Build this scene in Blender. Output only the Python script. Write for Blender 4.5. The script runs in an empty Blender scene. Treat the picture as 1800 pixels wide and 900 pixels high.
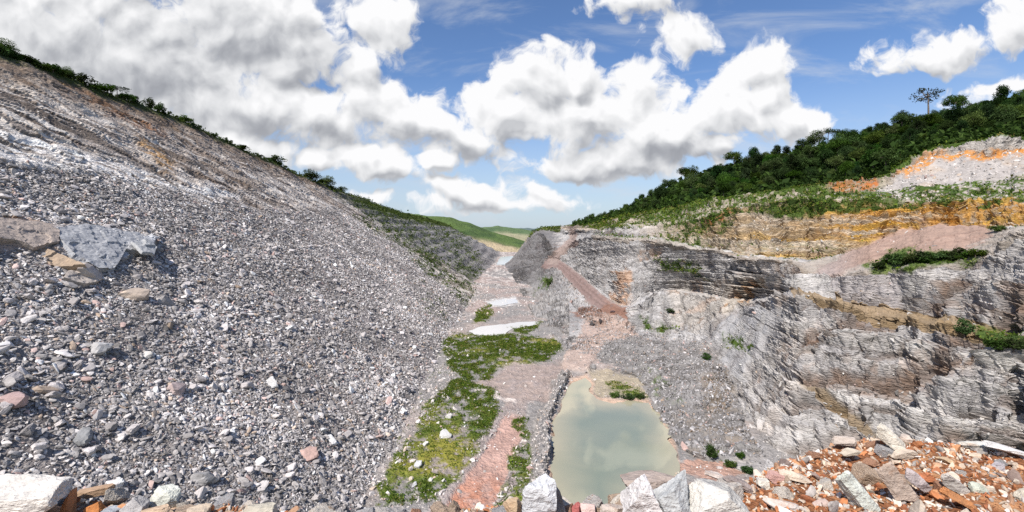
import bpy, bmesh, math, random
import numpy as np
from mathutils import Matrix, Vector

rng = np.random.default_rng(11)
random.seed(11)
S = bpy.context.scene
C = S.collection
CAMZ = 60.0                       # eye height above the pit floor (pond level 0)
F0 = 800.0                        # focal length in reference pixels (1800 wide), horizon at row 400

# ------------------------------------------------------------------ camera, sky, sun, exposure
cam = bpy.data.cameras.new("camera")
cam.lens = 16.0
cam.sensor_width = 36.0
cam.shift_y = -50.0 / 1800.0
cam.clip_start = 0.1
cam.clip_end = 20000
camo = bpy.data.objects.new("camera", cam)
camo.location = (0, 0, CAMZ)
camo.rotation_euler = (math.radians(90), 0, 0)
C.objects.link(camo)
S.camera = camo

S.view_settings.view_transform = 'Standard'
S.view_settings.look = 'None'
S.view_settings.exposure = 0.34
S.view_settings.gamma = 1.0
S.view_settings.use_curve_mapping = False
S.cycles.use_denoising = False
S.cycles.max_bounces = 6
S.cycles.diffuse_bounces = 2
S.cycles.glossy_bounces = 2
S.cycles.transmission_bounces = 2
S.cycles.sample_clamp_indirect = 6.0

SUN_AZ = math.radians(214)        # clockwise from +Y: behind the camera, to the left
SUN_EL = math.radians(50)
sund = Vector((math.sin(SUN_AZ) * math.cos(SUN_EL), math.cos(SUN_AZ) * math.cos(SUN_EL), math.sin(SUN_EL)))
sl = bpy.data.lights.new("sun", 'SUN')
sl.energy = 5.0
sl.angle = math.radians(0.5)
sl.color = (1.0, 0.94, 0.86)
so = bpy.data.objects.new("sun", sl)
so.rotation_euler = (-sund).to_track_quat('-Z', 'Y').to_euler()
so.location = (-60, -80, 200)
C.objects.link(so)

world = bpy.data.worlds.new("World")
S.world = world
world.use_nodes = True
world.cycles.sampling_method = 'MANUAL'
world.cycles.sample_map_resolution = 512


class NT:
    """small helper for node trees"""
    def __init__(self, nt):
        self.nt = nt
        nt.nodes.clear()

    def n(self, typ, **kw):
        nd = self.nt.nodes.new(typ)
        for k, v in kw.items():
            setattr(nd, k, v)
        return nd

    def put(self, sock, v):
        if hasattr(v, 'is_output') or isinstance(v, bpy.types.NodeSocket):
            self.nt.links.new(v, sock)
        elif v is not None:
            sock.default_value = v

    def m(self, op, a, b=None, c=None, clamp=False):
        nd = self.n('ShaderNodeMath', operation=op, use_clamp=clamp)
        for i, x in enumerate((a, b, c)):
            if x is not None:
                self.put(nd.inputs[i], x)
        return nd.outputs[0]

    def vm(self, op, a, b=None):
        nd = self.n('ShaderNodeVectorMath', operation=op)
        self.put(nd.inputs[0], a)
        if b is not None:
            self.put(nd.inputs[3 if op == 'SCALE' else 1], b)
        return nd.outputs[1] if op in ('LENGTH', 'DOT_PRODUCT', 'DISTANCE') else nd.outputs[0]

    def mr(self, v, a, b, c, d, mode='SMOOTHSTEP'):
        nd = self.n('ShaderNodeMapRange', interpolation_type=mode)
        self.put(nd.inputs[0], v)
        for i, x in zip((1, 2, 3, 4), (a, b, c, d)):
            self.put(nd.inputs[i], x)
        return nd.outputs[0]

    def mix(self, f, a, b, mode='MIX'):
        nd = self.n('ShaderNodeMix', data_type='RGBA', blend_type=mode)
        self.put(nd.inputs[0], f)
        self.put(nd.inputs[6], a)
        self.put(nd.inputs[7], b)
        return nd.outputs[2]

    def noise(self, v, scale, detail=4, rough=0.55, dist=0.0, dim='3D', out=0, lac=2.0):
        nd = self.n('ShaderNodeTexNoise', noise_dimensions=dim)
        self.put(nd.inputs['Vector'], v)
        nd.inputs['Scale'].default_value = scale
        nd.inputs['Detail'].default_value = detail
        nd.inputs['Roughness'].default_value = rough
        nd.inputs['Lacunarity'].default_value = lac
        nd.inputs['Distortion'].default_value = dist
        return nd.outputs[out]


# ---- clouds: (u, v, half width, half height, tilt in degrees clockwise, weight), directions given on the reference picture plane
CLOUDS = [
    (40, 50, 330, 140, 0, 1), (260, 100, 290, 140, 22, 1), (430, 40, 210, 110, 15, 1), (520, 95, 120, 80, 10, .9),
    (330, 175, 230, 80, 24, .9), (555, 30, 60, 60, 30, .5), (470, 200, 130, 66, 20, .9), (150, 150, 230, 90, 22, .7),
    (672, 48, 64, 62, 40, 1.0), (545, 200, 130, 72, 8, .95), (640, 120, 34, 50, -35, .8), (690, 200, 120, 62, 30, .95), (645, 165, 60, 50, 30, .6), (790, 240, 110, 42, 18, 1.0),
    (945, 145, 84, 66, 5, 1), (1010, 130, 52, 56, 0, .9), (880, 195, 120, 60, 10, .9), (1030, 205, 190, 85, 8, 1), (1130, 180, 80, 75, 0, .9), (1190, 175, 50, 55, 0, .7),
    (1150, 245, 180, 70, -5, 1), (1285, 195, 110, 75, -15, 1), (1330, 112, 74, 54, -10, 1), (1355, 165, 80, 66, 0, .9), (1400, 205, 60, 46, -10, 1),
    (1050, 285, 190, 32, 0, .9), (1260, 262, 120, 36, -14, .8), (1440, 210, 34, 30, 0, 1),
    (425, 250, 80, 36, 12, 1.1), (548, 274, 32, 22, 0, 1.05), (650, 290, 110, 28, 8, 1.1), (772, 288, 44, 20, 0, 1.1), (505, 270, 50, 24, 15, .8),
    (845, 342, 105, 26, 12, .95), (945, 336, 80, 26, 10, .7), (900, 360, 150, 18, 0, .7), (765, 354, 44, 18, 0, .75), (650, 340, 60, 16, 0, .6),
    (1190, 62, 85, 44, 5, .78), (1090, 2, 130, 34, 5, .66), (1250, 85, 44, 24, 15, .42),
    (1040, -150, 170, 70, 5, 1), (760, -90, 120, 60, 0, .9), (1330, -130, 110, 50, 5, .9), (960, -330, 260, 90, 0, 1),  # unseen clouds above the frame, added for the pond to reflect
    (1670, 85, 140, 42, -14, .8), (1790, 50, 95, 52, -15, .9), (1780, 150, 150, 28, -8, .7), (1545, 85, 60, 24, -45, .5),
]
# thick, dark bellies of the clouds
BELLY = [(420, 65, 260, 95, 18, 1.0), (130, 40, 260, 90, 8, .65), (320, 185, 260, 70, 24, 1.0), (520, 125, 130, 50, 15, .8), (40, 150, 200, 80, 20, .5),
         (1005, 185, 110, 50, 15, .85), (560, 245, 150, 28, 8, .7), (735, 252, 150, 24, 18, .8), (1060, 285, 240, 40, 0, .9), (1240, 268, 160, 32, -12, .7),
         (1150, 12, 140, 36, 5, .8), (660, 303, 120, 14, 6, .6), (845, 356, 120, 14, 6, .5), (1690, 110, 150, 24, -10, .6), (900, 262, 100, 22, 10, .7)]


def blob_sum(g, p, blobs, op='ADD'):
    tot = None
    for (u, v, a, b, t, w) in blobs:
        mp = g.n('ShaderNodeMapping', vector_type='TEXTURE')
        mp.inputs['Location'].default_value = ((u - 900) / F0, (400 - v) / F0, 0)
        mp.inputs['Rotation'].default_value = (0, 0, -math.radians(t))
        mp.inputs['Scale'].default_value = (a / F0, b / F0, 1)
        q = p
        if tot is not None:       # chain the blobs so that only a few values are alive at a time
            nd = g.n('ShaderNodeVectorMath', operation='MULTIPLY_ADD')
            g.put(nd.inputs[0], tot)
            nd.inputs[1].default_value = (1e-9, 1e-9, 1e-9)
            g.put(nd.inputs[2], p)
            q = nd.outputs[0]
        g.put(mp.inputs['Vector'], q)
        r = g.vm('LENGTH', mp.outputs[0])
        x = g.mr(r, 1.45, 0.15, 0.0, w, 'LINEAR' if op != 'ADD' else 'SMOOTHSTEP')
        tot = x if tot is None else (g.m('ADD', tot, x) if op == 'ADD' else g.m('SMOOTH_MAX', tot, x, 0.12))
    return tot


def cloud_group():
    g_ = bpy.data.node_groups.new("cloud_density", 'ShaderNodeTree')
    g_.interface.new_socket("P", in_out='INPUT', socket_type='NodeSocketVector')
    g_.interface.new_socket("Density", in_out='OUTPUT', socket_type='NodeSocketFloat')
    g_.interface.new_socket("Puff", in_out='OUTPUT', socket_type='NodeSocketFloat')
    g = NT(g_)
    gi = g.n('NodeGroupInput')
    go = g.n('NodeGroupOutput')
    p = gi.outputs[0]
    w = g.vm('SUBTRACT', g.noise(p, 6.0, 3, 0.6, dim='2D', out=1), (0.5, 0.5, 0.5))
    pw = g.vm('ADD', p, g.vm('SCALE', w, 0.10))
    D = blob_sum(g, pw, CLOUDS, 'MAX')
    D = g.m('MINIMUM', D, 1.25)
    vo = g.n('ShaderNodeTexVoronoi', voronoi_dimensions='2D', feature='SMOOTH_F1', normalize=True)
    g.put(vo.inputs['Vector'], g.vm('ADD', p, g.vm('SCALE', w, 0.05)))
    vo.inputs['Scale'].default_value = 10.0
    vo.inputs['Detail'].default_value = 2.5
    vo.inputs['Roughness'].default_value = 0.5
    vo.inputs['Smoothness'].default_value = 0.3
    puff = g.m('SUBTRACT', 0.5, vo.outputs['Distance'])
    nz = g.m('SUBTRACT', g.noise(pw, 13.0, 7, 0.62, dim='2D'), 0.5)
    on = g.mr(D, 0.0, 0.3, 0.0, 1.0)
    soft = g.m('ADD', D, g.m('MULTIPLY', puff, 0.8))
    low = g.m('SUBTRACT', g.noise(pw, 9.0, 2, 0.5, dim='2D'), 0.5)
    soft = g.m('ADD', soft, g.m('MULTIPLY', low, 0.8))
    d = g.m('ADD', D, g.m('MULTIPLY', g.m('ADD', g.m('MULTIPLY', puff, 0.8), g.m('MULTIPLY', nz, 1.25)), on))
    g.put(go.inputs[0], d)
    g.put(go.inputs[1], soft)
    return g_


def build_world():
    w = NT(world.node_tree)
    out = w.n('ShaderNodeOutputWorld')
    bg = w.n('ShaderNodeBackground')
    w.nt.links.new(bg.outputs[0], out.inputs[0])
    sky = w.n('ShaderNodeTexSky', sky_type='NISHITA')
    sky.sun_disc = False
    sky.sun_elevation = SUN_EL
    sky.sun_rotation = SUN_AZ
    sky.altitude = 300
    sky.air_density = 1.0
    sky.dust_density = 0.6
    sky.ozone_density = 1.6
    tc = w.n('ShaderNodeTexCoord')
    sep = w.n('ShaderNodeSeparateXYZ')
    w.put(sep.inputs[0], tc.outputs['Generated'])
    x, y, z = sep.outputs
    yy = w.m('MAXIMUM', w.m('ABSOLUTE', y), 0.12)
    com = w.n('ShaderNodeCombineXYZ')
    w.put(com.inputs[0], w.m('DIVIDE', x, yy))
    w.put(com.inputs[1], w.m('DIVIDE', z, yy))
    p = com.outputs[0]
    gr = cloud_group()

    def dens(pp):
        nd = w.n('ShaderNodeGroup', node_tree=gr)
        w.put(nd.inputs[0], pp)
        return nd.outputs
    d0 = dens(p)

    def after(tot):
        nd = w.n('ShaderNodeVectorMath', operation='MULTIPLY_ADD')
        w.put(nd.inputs[0], tot)
        nd.inputs[1].default_value = (1e-9, 1e-9, 1e-9)
        w.put(nd.inputs[2], p)
        return nd.outputs[0]
    d1 = dens(w.vm('ADD', after(d0[0]), (-0.012, 0.026, 0)))
    p2 = after(d1[0])
    alpha = w.mr(d0[0], 0.41, 0.74, 0, 1)
    # relief: brighter where the cloud thins out towards the light
    rel = w.m('ADD', w.m('MULTIPLY', w.m('SUBTRACT', d0[1], d1[1]), 0.75), w.m('MULTIPLY', w.m('SUBTRACT', d0[0], d1[0]), 0.35))
    lit = w.mr(rel, -0.36, 0.36, 0.0, 1.0, 'LINEAR')
    bel = blob_sum(w, w.vm('ADD', p2, w.vm('SCALE', w.vm('SUBTRACT', w.noise(p2, 7.0, 4, 0.6, dim='2D', out=1), (0.5, 0.5, 0.5)), 0.16)), BELLY)
    bel = w.m('MINIMUM', bel, 1.0)
    bright = w.m('ADD', w.m('MULTIPLY', lit, 0.85), 0.38)
    bright = w.m('SUBTRACT', bright, w.m('MULTIPLY', bel, 0.33))
    bright = w.m('ADD', bright, w.mr(d0[0], 0.3, 1.4, 0.16, -0.05, 'LINEAR'))
    ccol = w.n('ShaderNodeValToRGB')
    cr = ccol.color_ramp
    cr.elements[0].position = 0.0
    cr.elements[0].color = (0.33, 0.345, 0.385, 1)
    cr.elements[1].position = 0.95
    cr.elements[1].color = (1.05, 1.05, 1.06, 1)
    e = cr.elements.new(0.3)
    e.color = (0.51, 0.525, 0.56, 1)
    e = cr.elements.new(0.62)
    e.color = (0.80, 0.81, 0.83, 1)
    w.put(ccol.inputs[0], bright)
    skyc = w.n('ShaderNodeVectorMath', operation='MULTIPLY')
    w.put(skyc.inputs[0], sky.outputs[0])
    skyc.inputs[1].default_value = (SKYK[0], SKYK[1], SKYK[2])
    # thin pale haze low over the horizon
    hz = w.mr(z, 0.0, 0.32, 0.70, 0.0)
    skyh = w.mix(hz, skyc.outputs[0], (0.60, 0.70, 0.82, 1))
    # thin high streaks
    mp = w.n('ShaderNodeMapping')
    mp.inputs['Rotation'].default_value = (0, 0, math.radians(-14))
    mp.inputs['Scale'].default_value = (1.6, 7.0, 1)
    w.put(mp.inputs[0], p)
    ci = w.mr(w.noise(mp.outputs[0], 1.6, 6, 0.62, dist=0.5, dim='2D'), 0.45, 0.85, 0.0, 0.55)
    skyh = w.mix(ci, skyh, (0.72, 0.76, 0.82, 1))
    col = w.mix(alpha, skyh, ccol.outputs[0])
    w.put(bg.inputs[0], col)
    bg.inputs[1].default_value = 0.74


SKYK = (0.104, 0.124, 0.153)
build_world()

# ------------------------------------------------------------------ numeric noise
TB = np.random.default_rng(5).random((64, 64, 64)).astype(np.float32)


def vnoise(p):
    """smooth value noise, p (N,3), returns -1..1"""
    p = np.asarray(p, np.float32)
    i = np.floor(p).astype(np.int32)
    f = p - i
    f = f * f * (3 - 2 * f)
    i0 = i & 63
    i1 = (i + 1) & 63
    x0, y0, z0 = i0.T
    x1, y1, z1 = i1.T
    fx, fy, fz = f.T
    a = TB[x0, y0, z0] * (1 - fx) + TB[x1, y0, z0] * fx
    b = TB[x0, y1, z0] * (1 - fx) + TB[x1, y1, z0] * fx
    c = TB[x0, y0, z1] * (1 - fx) + TB[x1, y0, z1] * fx
    d = TB[x0, y1, z1] * (1 - fx) + TB[x1, y1, z1] * fx
    e = a * (1 - fy) + b * fy
    g = c * (1 - fy) + d * fy
    return (e * (1 - fz) + g * fz) * 2 - 1


def fbm(p, oct=4, rough=0.5, lac=2.03, ridged=False):
    s = 0
    a = 1.0
    t = 0
    p = np.asarray(p, np.float32)
    for k in range(oct):
        n = vnoise(p + 17.3 * k)
        if ridged:
            n = 1 - 2 * np.abs(n)
        s = s + a * n
        t += a
        a *= rough
        p = p * lac
    return s / t


def hash3(c):
    c = c.astype(np.int64)
    h = (c[:, 0] * 73856093) ^ (c[:, 1] * 19349663) ^ (c[:, 2] * 83492791)
    h = (h ^ (h >> 13)) * 1274126177
    h = h ^ (h >> 16)
    return ((h & 0xFFFF) / 65535.0).astype(np.float32)


def sstep(a, b, x):
    t = np.clip((x - a) / (b - a), 0, 1)
    return t * t * (3 - 2 * t)


def poly_sd(pts, poly):
    """signed distance (negative inside) of pts (N,2) to polygon"""
    poly = np.asarray(poly, np.float32)
    d = np.full(len(pts), 1e9, np.float32)
    ins = np.zeros(len(pts), bool)
    n = len(poly)
    px, py = pts[:, 0], pts[:, 1]
    for i in range(n):
        a = poly[i]
        b = poly[(i + 1) % n]
        e = b - a
        w0 = px - a[0]
        w1 = py - a[1]
        t = np.clip((w0 * e[0] + w1 * e[1]) / max(float(e @ e), 1e-9), 0, 1)
        d = np.minimum(d, (w0 - t * e[0]) ** 2 + (w1 - t * e[1]) ** 2)
        if a[1] != b[1]:
            cond = ((a[1] > py) != (b[1] > py)) & (px < (b[0] - a[0]) * (py - a[1]) / (b[1] - a[1]) + a[0])
            ins ^= cond
    d = np.sqrt(d)
    return np.where(ins, -d, d)


def P(u, v, Y):
    return np.array([(u - 900) / F0 * Y, Y, CAMZ - (v - 400) / F0 * Y])


def proj(p):
    return np.stack([900 + F0 * p[..., 0] / p[..., 1], 400 - F0 * (p[..., 2] - CAMZ) / p[..., 1]], -1)


# ------------------------------------------------------------------ object helpers
def mesh_np(name, V, F, col=None, smooth=False):
    V = np.ascontiguousarray(V, np.float32)
    F = np.ascontiguousarray(F, np.int32)
    me = bpy.data.meshes.new(name)
    k = F.shape[1]
    me.vertices.add(len(V))
    me.vertices.foreach_set('co', V.ravel())
    me.loops.add(F.size)
    me.loops.foreach_set('vertex_index', F.ravel())
    me.polygons.add(len(F))
    me.polygons.foreach_set('loop_start', np.arange(0, F.size, k, dtype=np.int32))
    try:
        me.polygons.foreach_set('loop_total', np.full(len(F), k, np.int32))
    except Exception:
        pass
    me.update(calc_edges=True)
    if col is not None:
        c = np.ones((len(V), 4), np.float32)
        c[:, :col.shape[1]] = col
        at = me.color_attributes.new('Col', 'FLOAT_COLOR', 'POINT')
        at.data.foreach_set('color', c.ravel())
    if not smooth:
        me.shade_flat()
    return me


def obj(name, me, mat=None, parent=None):
    o = bpy.data.objects.new(name, me)
    C.objects.link(o)
    if mat is not None and me is not None and not me.materials:
        me.materials.append(mat)
    if parent is not None:
        o.parent = parent
    return o


def tag(o, label=None, cat=None, group=None, kind=None):
    if label:
        o['label'] = label
    if cat:
        o['category'] = cat
    if group:
        o['group'] = group
    if kind:
        o['kind'] = kind
    return o


def grid_faces(r, c):
    a = np.arange(r * c, dtype=np.int32).reshape(r, c)
    return np.stack([a[:-1, :-1], a[:-1, 1:], a[1:, 1:], a[1:, :-1]], -1).reshape(-1, 4)


def grid_normals(G):
    dr = np.gradient(G, axis=0)
    dc = np.gradient(G, axis=1)
    n = np.cross(dc, dr)
    return n / (np.linalg.norm(n, axis=-1, keepdims=True) + 1e-9)


# ------------------------------------------------------------------ materials
def terrain_mat(name, scale, bump=0.5, crack=None, spec=0.15, var=0.35, vor=2.2):
    m = bpy.data.materials.new(name)
    m.use_nodes = True
    t = NT(m.node_tree)
    out = t.n('ShaderNodeOutputMaterial')
    b = t.n('ShaderNodeBsdfPrincipled')
    t.nt.links.new(b.outputs[0], out.inputs[0])
    b.inputs['Roughness'].default_value = 0.92
    b.inputs['Specular IOR Level'].default_value = spec
    at = t.n('ShaderNodeAttribute', attribute_name='Col')
    geo = t.n('ShaderNodeNewGeometry')
    pos = geo.outputs['Position']
    if crack:
        mp = t.n('ShaderNodeMapping', vector_type='POINT')
        mp.inputs['Rotation'].default_value = crack[0]
        mp.inputs['Scale'].default_value = crack[1]
        t.put(mp.inputs[0], pos)
        ps = mp.outputs[0]
    else:
        ps = pos
    n1 = t.noise(ps, scale, 5, 0.65)
    n2 = t.noise(pos, scale * 0.13, 4, 0.6)
    k = t.m('ADD', t.m('MULTIPLY', t.m('SUBTRACT', n1, 0.5), var * 2.6), t.m('MULTIPLY', t.m('SUBTRACT', n2, 0.5), var * 1.5))
    k = t.m('ADD', k, 1.0)
    mul = t.n('ShaderNodeVectorMath', operation='SCALE')
    t.put(mul.inputs[0], at.outputs['Color'])
    t.put(mul.inputs[3], k)
    t.put(b.inputs['Base Color'], mul.outputs[0])
    vo = t.n('ShaderNodeTexVoronoi', feature='F1')
    t.put(vo.inputs['Vector'], ps)
    vo.inputs['Scale'].default_value = scale * vor
    vo.inputs['Detail'].default_value = 2
    h = t.m('ADD', t.m('MULTIPLY', n1, 0.6), t.m('MULTIPLY', vo.outputs['Distance'], -0.7))
    bp = t.n('ShaderNodeBump')
    bp.inputs['Strength'].default_value = bump
    bp.inputs['Distance'].default_value = 0.5 / scale
    t.put(bp.inputs['Height'], h)
    t.put(b.inputs['Normal'], bp.outputs[0])
    return m


def rock_mat(name, scale, use_obj=True, stain=None, bump=0.5, stain_amt=0.5):
    m = bpy.data.materials.new(name)
    m.use_nodes = True
    t = NT(m.node_tree)
    out = t.n('ShaderNodeOutputMaterial')
    b = t.n('ShaderNodeBsdfPrincipled')
    t.nt.links.new(b.outputs[0], out.inputs[0])
    b.inputs['Roughness'].default_value = 0.88
    b.inputs['Specular IOR Level'].default_value = 0.2
    tc = t.n('ShaderNodeTexCoord')
    if use_obj:
        oi = t.n('ShaderNodeObjectInfo')
        base = oi.outputs['Color']
        pv = t.n('ShaderNodeVectorMath', operation='ADD')
        t.put(pv.inputs[0], tc.outputs['Object'])
        cx = t.n('ShaderNodeCombineXYZ')
        t.put(cx.inputs[0], t.m('MULTIPLY', oi.outputs['Random'], 37.0))
        t.put(pv.inputs[1], cx.outputs[0])
        pos = pv.outputs[0]
    else:
        base = t.n('ShaderNodeAttribute', attribute_name='Col').outputs['Color']
        pos = tc.outputs['Object']
    n1 = t.noise(pos, scale, 6, 0.65)
    n2 = t.noise(pos, scale * 4, 4, 0.7)
    mp = t.n('ShaderNodeMapping')
    mp.inputs['Rotation'].default_value = (0.5, 0.9, 0.3)
    mp.inputs['Scale'].default_value = (0.7, 0.7, 2.6)
    t.put(mp.inputs[0], pos)
    n3 = t.noise(mp.outputs[0], scale * 1.3, 4, 0.6)
    k = t.m('ADD', t.m('MULTIPLY', t.m('SUBTRACT', n1, 0.5), 0.8), t.m('MULTIPLY', t.m('SUBTRACT', n2, 0.5), 0.7))
    k = t.m('ADD', t.m('ADD', k, t.m('MULTIPLY', t.m('SUBTRACT', n3, 0.5), 0.7)), 1.0)
    mul = t.n('ShaderNodeVectorMath', operation='SCALE')
    t.put(mul.inputs[0], base)
    t.put(mul.inputs[3], k)
    colr = mul.outputs[0]
    if stain:
        sn = t.noise(pos, scale * 0.9, 5, 0.7, dist=0.6)
        f = t.mr(sn, 0.54, 0.70, 0.0, stain_amt)
        colr = t.mix(f, colr, (*stain, 1))
    t.put(b.inputs['Base Color'], colr)
    h = t.m('ADD', t.m('MULTIPLY', n1, 0.5), t.m('ADD', t.m('MULTIPLY', n2, 0.25), t.m('MULTIPLY', n3, 0.6)))
    bp = t.n('ShaderNodeBump')
    bp.inputs['Strength'].default_value = bump
    bp.inputs['Distance'].default_value = 0.25 / scale
    t.put(bp.inputs['Height'], h)
    t.put(b.inputs['Normal'], bp.outputs[0])
    return m


def leaf_mat(name, tint=(1, 1, 1), use_rand=True, trans=0.25):
    m = bpy.data.materials.new(name)
    m.use_nodes = True
    t = NT(m.node_tree)
    out = t.n('ShaderNodeOutputMaterial')
    at = t.n('ShaderNodeAttribute', attribute_name='Col')
    c = t.vm('MULTIPLY', at.outputs['Color'], tint)
    if use_rand:
        oi = t.n('ShaderNodeObjectInfo')
        hs = t.n('ShaderNodeHueSaturation')
        t.put(hs.inputs['Color'], c)
        t.put(hs.inputs['Hue'], t.m('ADD', t.m('MULTIPLY', oi.outputs['Random'], 0.05), 0.475))
        t.put(hs.inputs['Value'], t.m('ADD', t.m('MULTIPLY', t.m('FRACT', t.m('MULTIPLY', oi.outputs['Random'], 7.3)), 1.0), 0.55))
        t.put(hs.inputs['Saturation'], t.m('ADD', t.m('MULTIPLY', t.m('FRACT', t.m('MULTIPLY', oi.outputs['Random'], 13.7)), 0.35), 0.8))
        c = hs.outputs[0]
    d = t.n('ShaderNodeBsdfDiffuse')
    t.put(d.inputs[0], c)
    tr = t.n('ShaderNodeBsdfTranslucent')
    t.put(tr.inputs[0], t.vm('MULTIPLY', c, (1.1, 1.2, 0.6)))
    mx = t.n('ShaderNodeMixShader')
    mx.inputs[0].default_value = trans
    t.nt.links.new(d.outputs[0], mx.inputs[1])
    t.nt.links.new(tr.outputs[0], mx.inputs[2])
    t.nt.links.new(mx.outputs[0], out.inputs[0])
    return m


def water_mat(name, colr, rough=0.02, bump=0.012, scale=0.4):
    m = bpy.data.materials.new(name)
    m.use_nodes = True
    t = NT(m.node_tree)
    out = t.n('ShaderNodeOutputMaterial')
    b = t.n('ShaderNodeBsdfPrincipled')
    t.nt.links.new(b.outputs[0], out.inputs[0])
    geo = t.n('ShaderNodeNewGeometry')
    n = t.noise(geo.outputs['Position'], 0.05, 3, 0.5)
    shal = t.n('ShaderNodeAttribute', attribute_name='Col')
    t.put(b.inputs['Base Color'], t.mix(t.mr(n, 0.35, 0.7, 0.0, 0.35), shal.outputs['Color'], tuple(x * 0.8 for x in colr) + (1,)))
    b.inputs['Roughness'].default_value = rough
    b.inputs['IOR'].default_value = 1.6
    bp = t.n('ShaderNodeBump')
    bp.inputs['Strength'].default_value = bump
    bp.inputs['Distance'].default_value = 0.1
    t.put(bp.inputs['Height'], t.noise(geo.outputs['Position'], scale, 2, 0.5))
    t.put(b.inputs['Normal'], bp.outputs[0])
    return m


M_LEFT = terrain_mat('talus slope rock', 0.8, bump=0.8, crack=((0.0, 0.0, 0.0), (0.9, 0.45, 1.2)), var=0.42)
M_CLIFF = terrain_mat('bedded quarry rock', 0.6, bump=0.55, crack=((0.05, -0.12, 0.0), (0.6, 0.5, 1.8)), var=0.27)
M_FLOOR = terrain_mat('pit floor ground', 0.6, bump=0.6, var=0.35)
M_FAR = terrain_mat('far hillside', 0.06, bump=0.5, var=0.35)
M_SOIL = terrain_mat('orange ledge soil', 9.0, bump=0.8, var=0.45)
M_RUB = rock_mat('grey rubble', 0.7, use_obj=False, bump=0.4)
M_STONE = rock_mat('loose stone', 9.0, use_obj=False, bump=0.4)
M_BOULDER = rock_mat('talus boulder rock', 0.7, bump=0.5)
M_SLAB = rock_mat('slab rock', 2.2, stain=(0.16, 0.12, 0.09), bump=0.8, stain_amt=0.55)
M_ROCK = rock_mat('pale stained rock', 3.2, stain=(0.36, 0.19, 0.10), bump=0.7, stain_amt=0.62)
M_ROCKG = rock_mat('grey veined rock', 3.2, stain=(0.12, 0.12, 0.13), bump=0.8, stain_amt=0.55)
M_LEAF = leaf_mat('tree foliage')
M_GRASS = leaf_mat('grass and scrub', use_rand=False, trans=0.3)
M_BARK = rock_mat('bark', 2.0, use_obj=False, bump=0.4)
M_POND = water_mat('murky green water', (0.22, 0.26, 0.19))
M_POOL = water_mat('pale pool water', (0.62, 0.60, 0.57), rough=0.12)  # pale base colour stands in for sky mirrored in the pools

# ------------------------------------------------------------------ right quarry wall, lofted through its benches and edges
RU = {}
RU['A'] = [(888, 470), (900, 480), (920, 525), (940, 560), (960, 582), (985, 606), (1020, 648), (1080, 652), (1130, 662), (1160, 722), (1185, 780), (1230, 803), (1340, 838), (1500, 900), (1800, 1010), (2300, 1250)]
RU['A'] = [(u, v, CAMZ * F0 / (v - 400)) for u, v in RU['A']]
RU['B'] = [(888, 469.5, 695), (900, 476, 625), (920, 500, 480), (940, 500, 460), (960, 478, 500), (970, 463, 520), (985, 478, 450), (1000, 495, 400), (1020, 518, 345), (1050, 548, 290), (1075, 558, 266), (1095, 559, 258), (1115, 572, 250), (1150, 577, 245), (1200, 592, 222), (1250, 622, 192), (1290, 690, 158), (1330, 765, 131), (1370, 812, 118), (1500, 850, 104), (1800, 930, 86), (2300, 1100, 66)]
RU['C'] = [(888, 469, 705), (900, 470, 660), (920, 470, 600), (940, 465, 570), (960, 455, 570), (970, 450, 560), (985, 456, 500), (1000, 467, 455), (1020, 483, 395), (1050, 510, 330), (1075, 530, 295), (1095, 542, 275), (1110, 540, 270), (1150, 518, 282), (1200, 512, 272), (1250, 520, 250), (1300, 530, 226), (1350, 528, 196), (1400, 515, 168), (1500, 545, 147), (1600, 560, 131), (1700, 580, 116), (1800, 602, 103), (2000, 650, 80), (2300, 720, 62)]
RU['D'] = [(888, 468.8, 708), (900, 469, 665), (920, 469, 605), (940, 463, 575), (960, 453, 575), (985, 454, 508), (1050, 507, 337), (1095, 539, 281), (1150, 514, 290), (1200, 508, 280), (1250, 515, 258), (1300, 525, 234), (1350, 521, 204), (1400, 506, 178), (1500, 537, 157), (1600, 549, 141), (1700, 567, 125), (1800, 587, 111), (2000, 630, 88), (2300, 690, 70)]
RU['E'] = [(888, 468, 720), (900, 458, 740), (920, 431, 780), (940, 409, 800), (955, 404, 800), (970, 440, 610), (985, 436, 630), (1000, 428, 640), (1020, 420, 540), (1050, 415, 430), (1100, 421, 345), (1150, 424, 318), (1200, 430, 295), (1250, 440, 268), (1300, 452, 240), (1400, 464, 196), (1450, 482, 180), (1500, 479, 168), (1600, 471, 153), (1680, 462, 142), (1730, 450, 136), (1800, 410, 130), (2000, 380, 115), (2300, 350, 95)]
RU['E2'] = [(888, 467.5, 730), (900, 457.5, 745), (920, 430.5, 785), (940, 408, 805), (955, 403.5, 805), (970, 420, 720), (985, 415, 740), (1000, 410, 750), (1020, 414, 600), (1050, 412, 442), (1100, 418, 352), (1150, 421, 328), (1200, 428, 306), (1250, 438, 280), (1300, 450, 254), (1400, 460, 212), (1450, 455, 205), (1500, 441, 200), (1560, 416, 195), (1640, 396, 186), (1700, 397, 178), (1745, 404, 166), (1800, 402, 150), (2000, 378, 130), (2300, 348, 105)]
RU['F'] = [(888, 467, 740), (900, 457, 750), (920, 430, 790), (940, 407, 810), (955, 403, 810), (985, 408, 770), (1020, 409, 640), (1050, 409, 462), (1100, 414, 372), (1150, 418, 346), (1200, 426, 320), (1250, 436, 294), (1300, 447, 270), (1400, 455, 246), (1500, 447, 238), (1600, 434, 226), (1700, 420, 206), (1760, 403, 190), (1800, 396, 182), (2000, 376, 160), (2300, 345, 135)]
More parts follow.
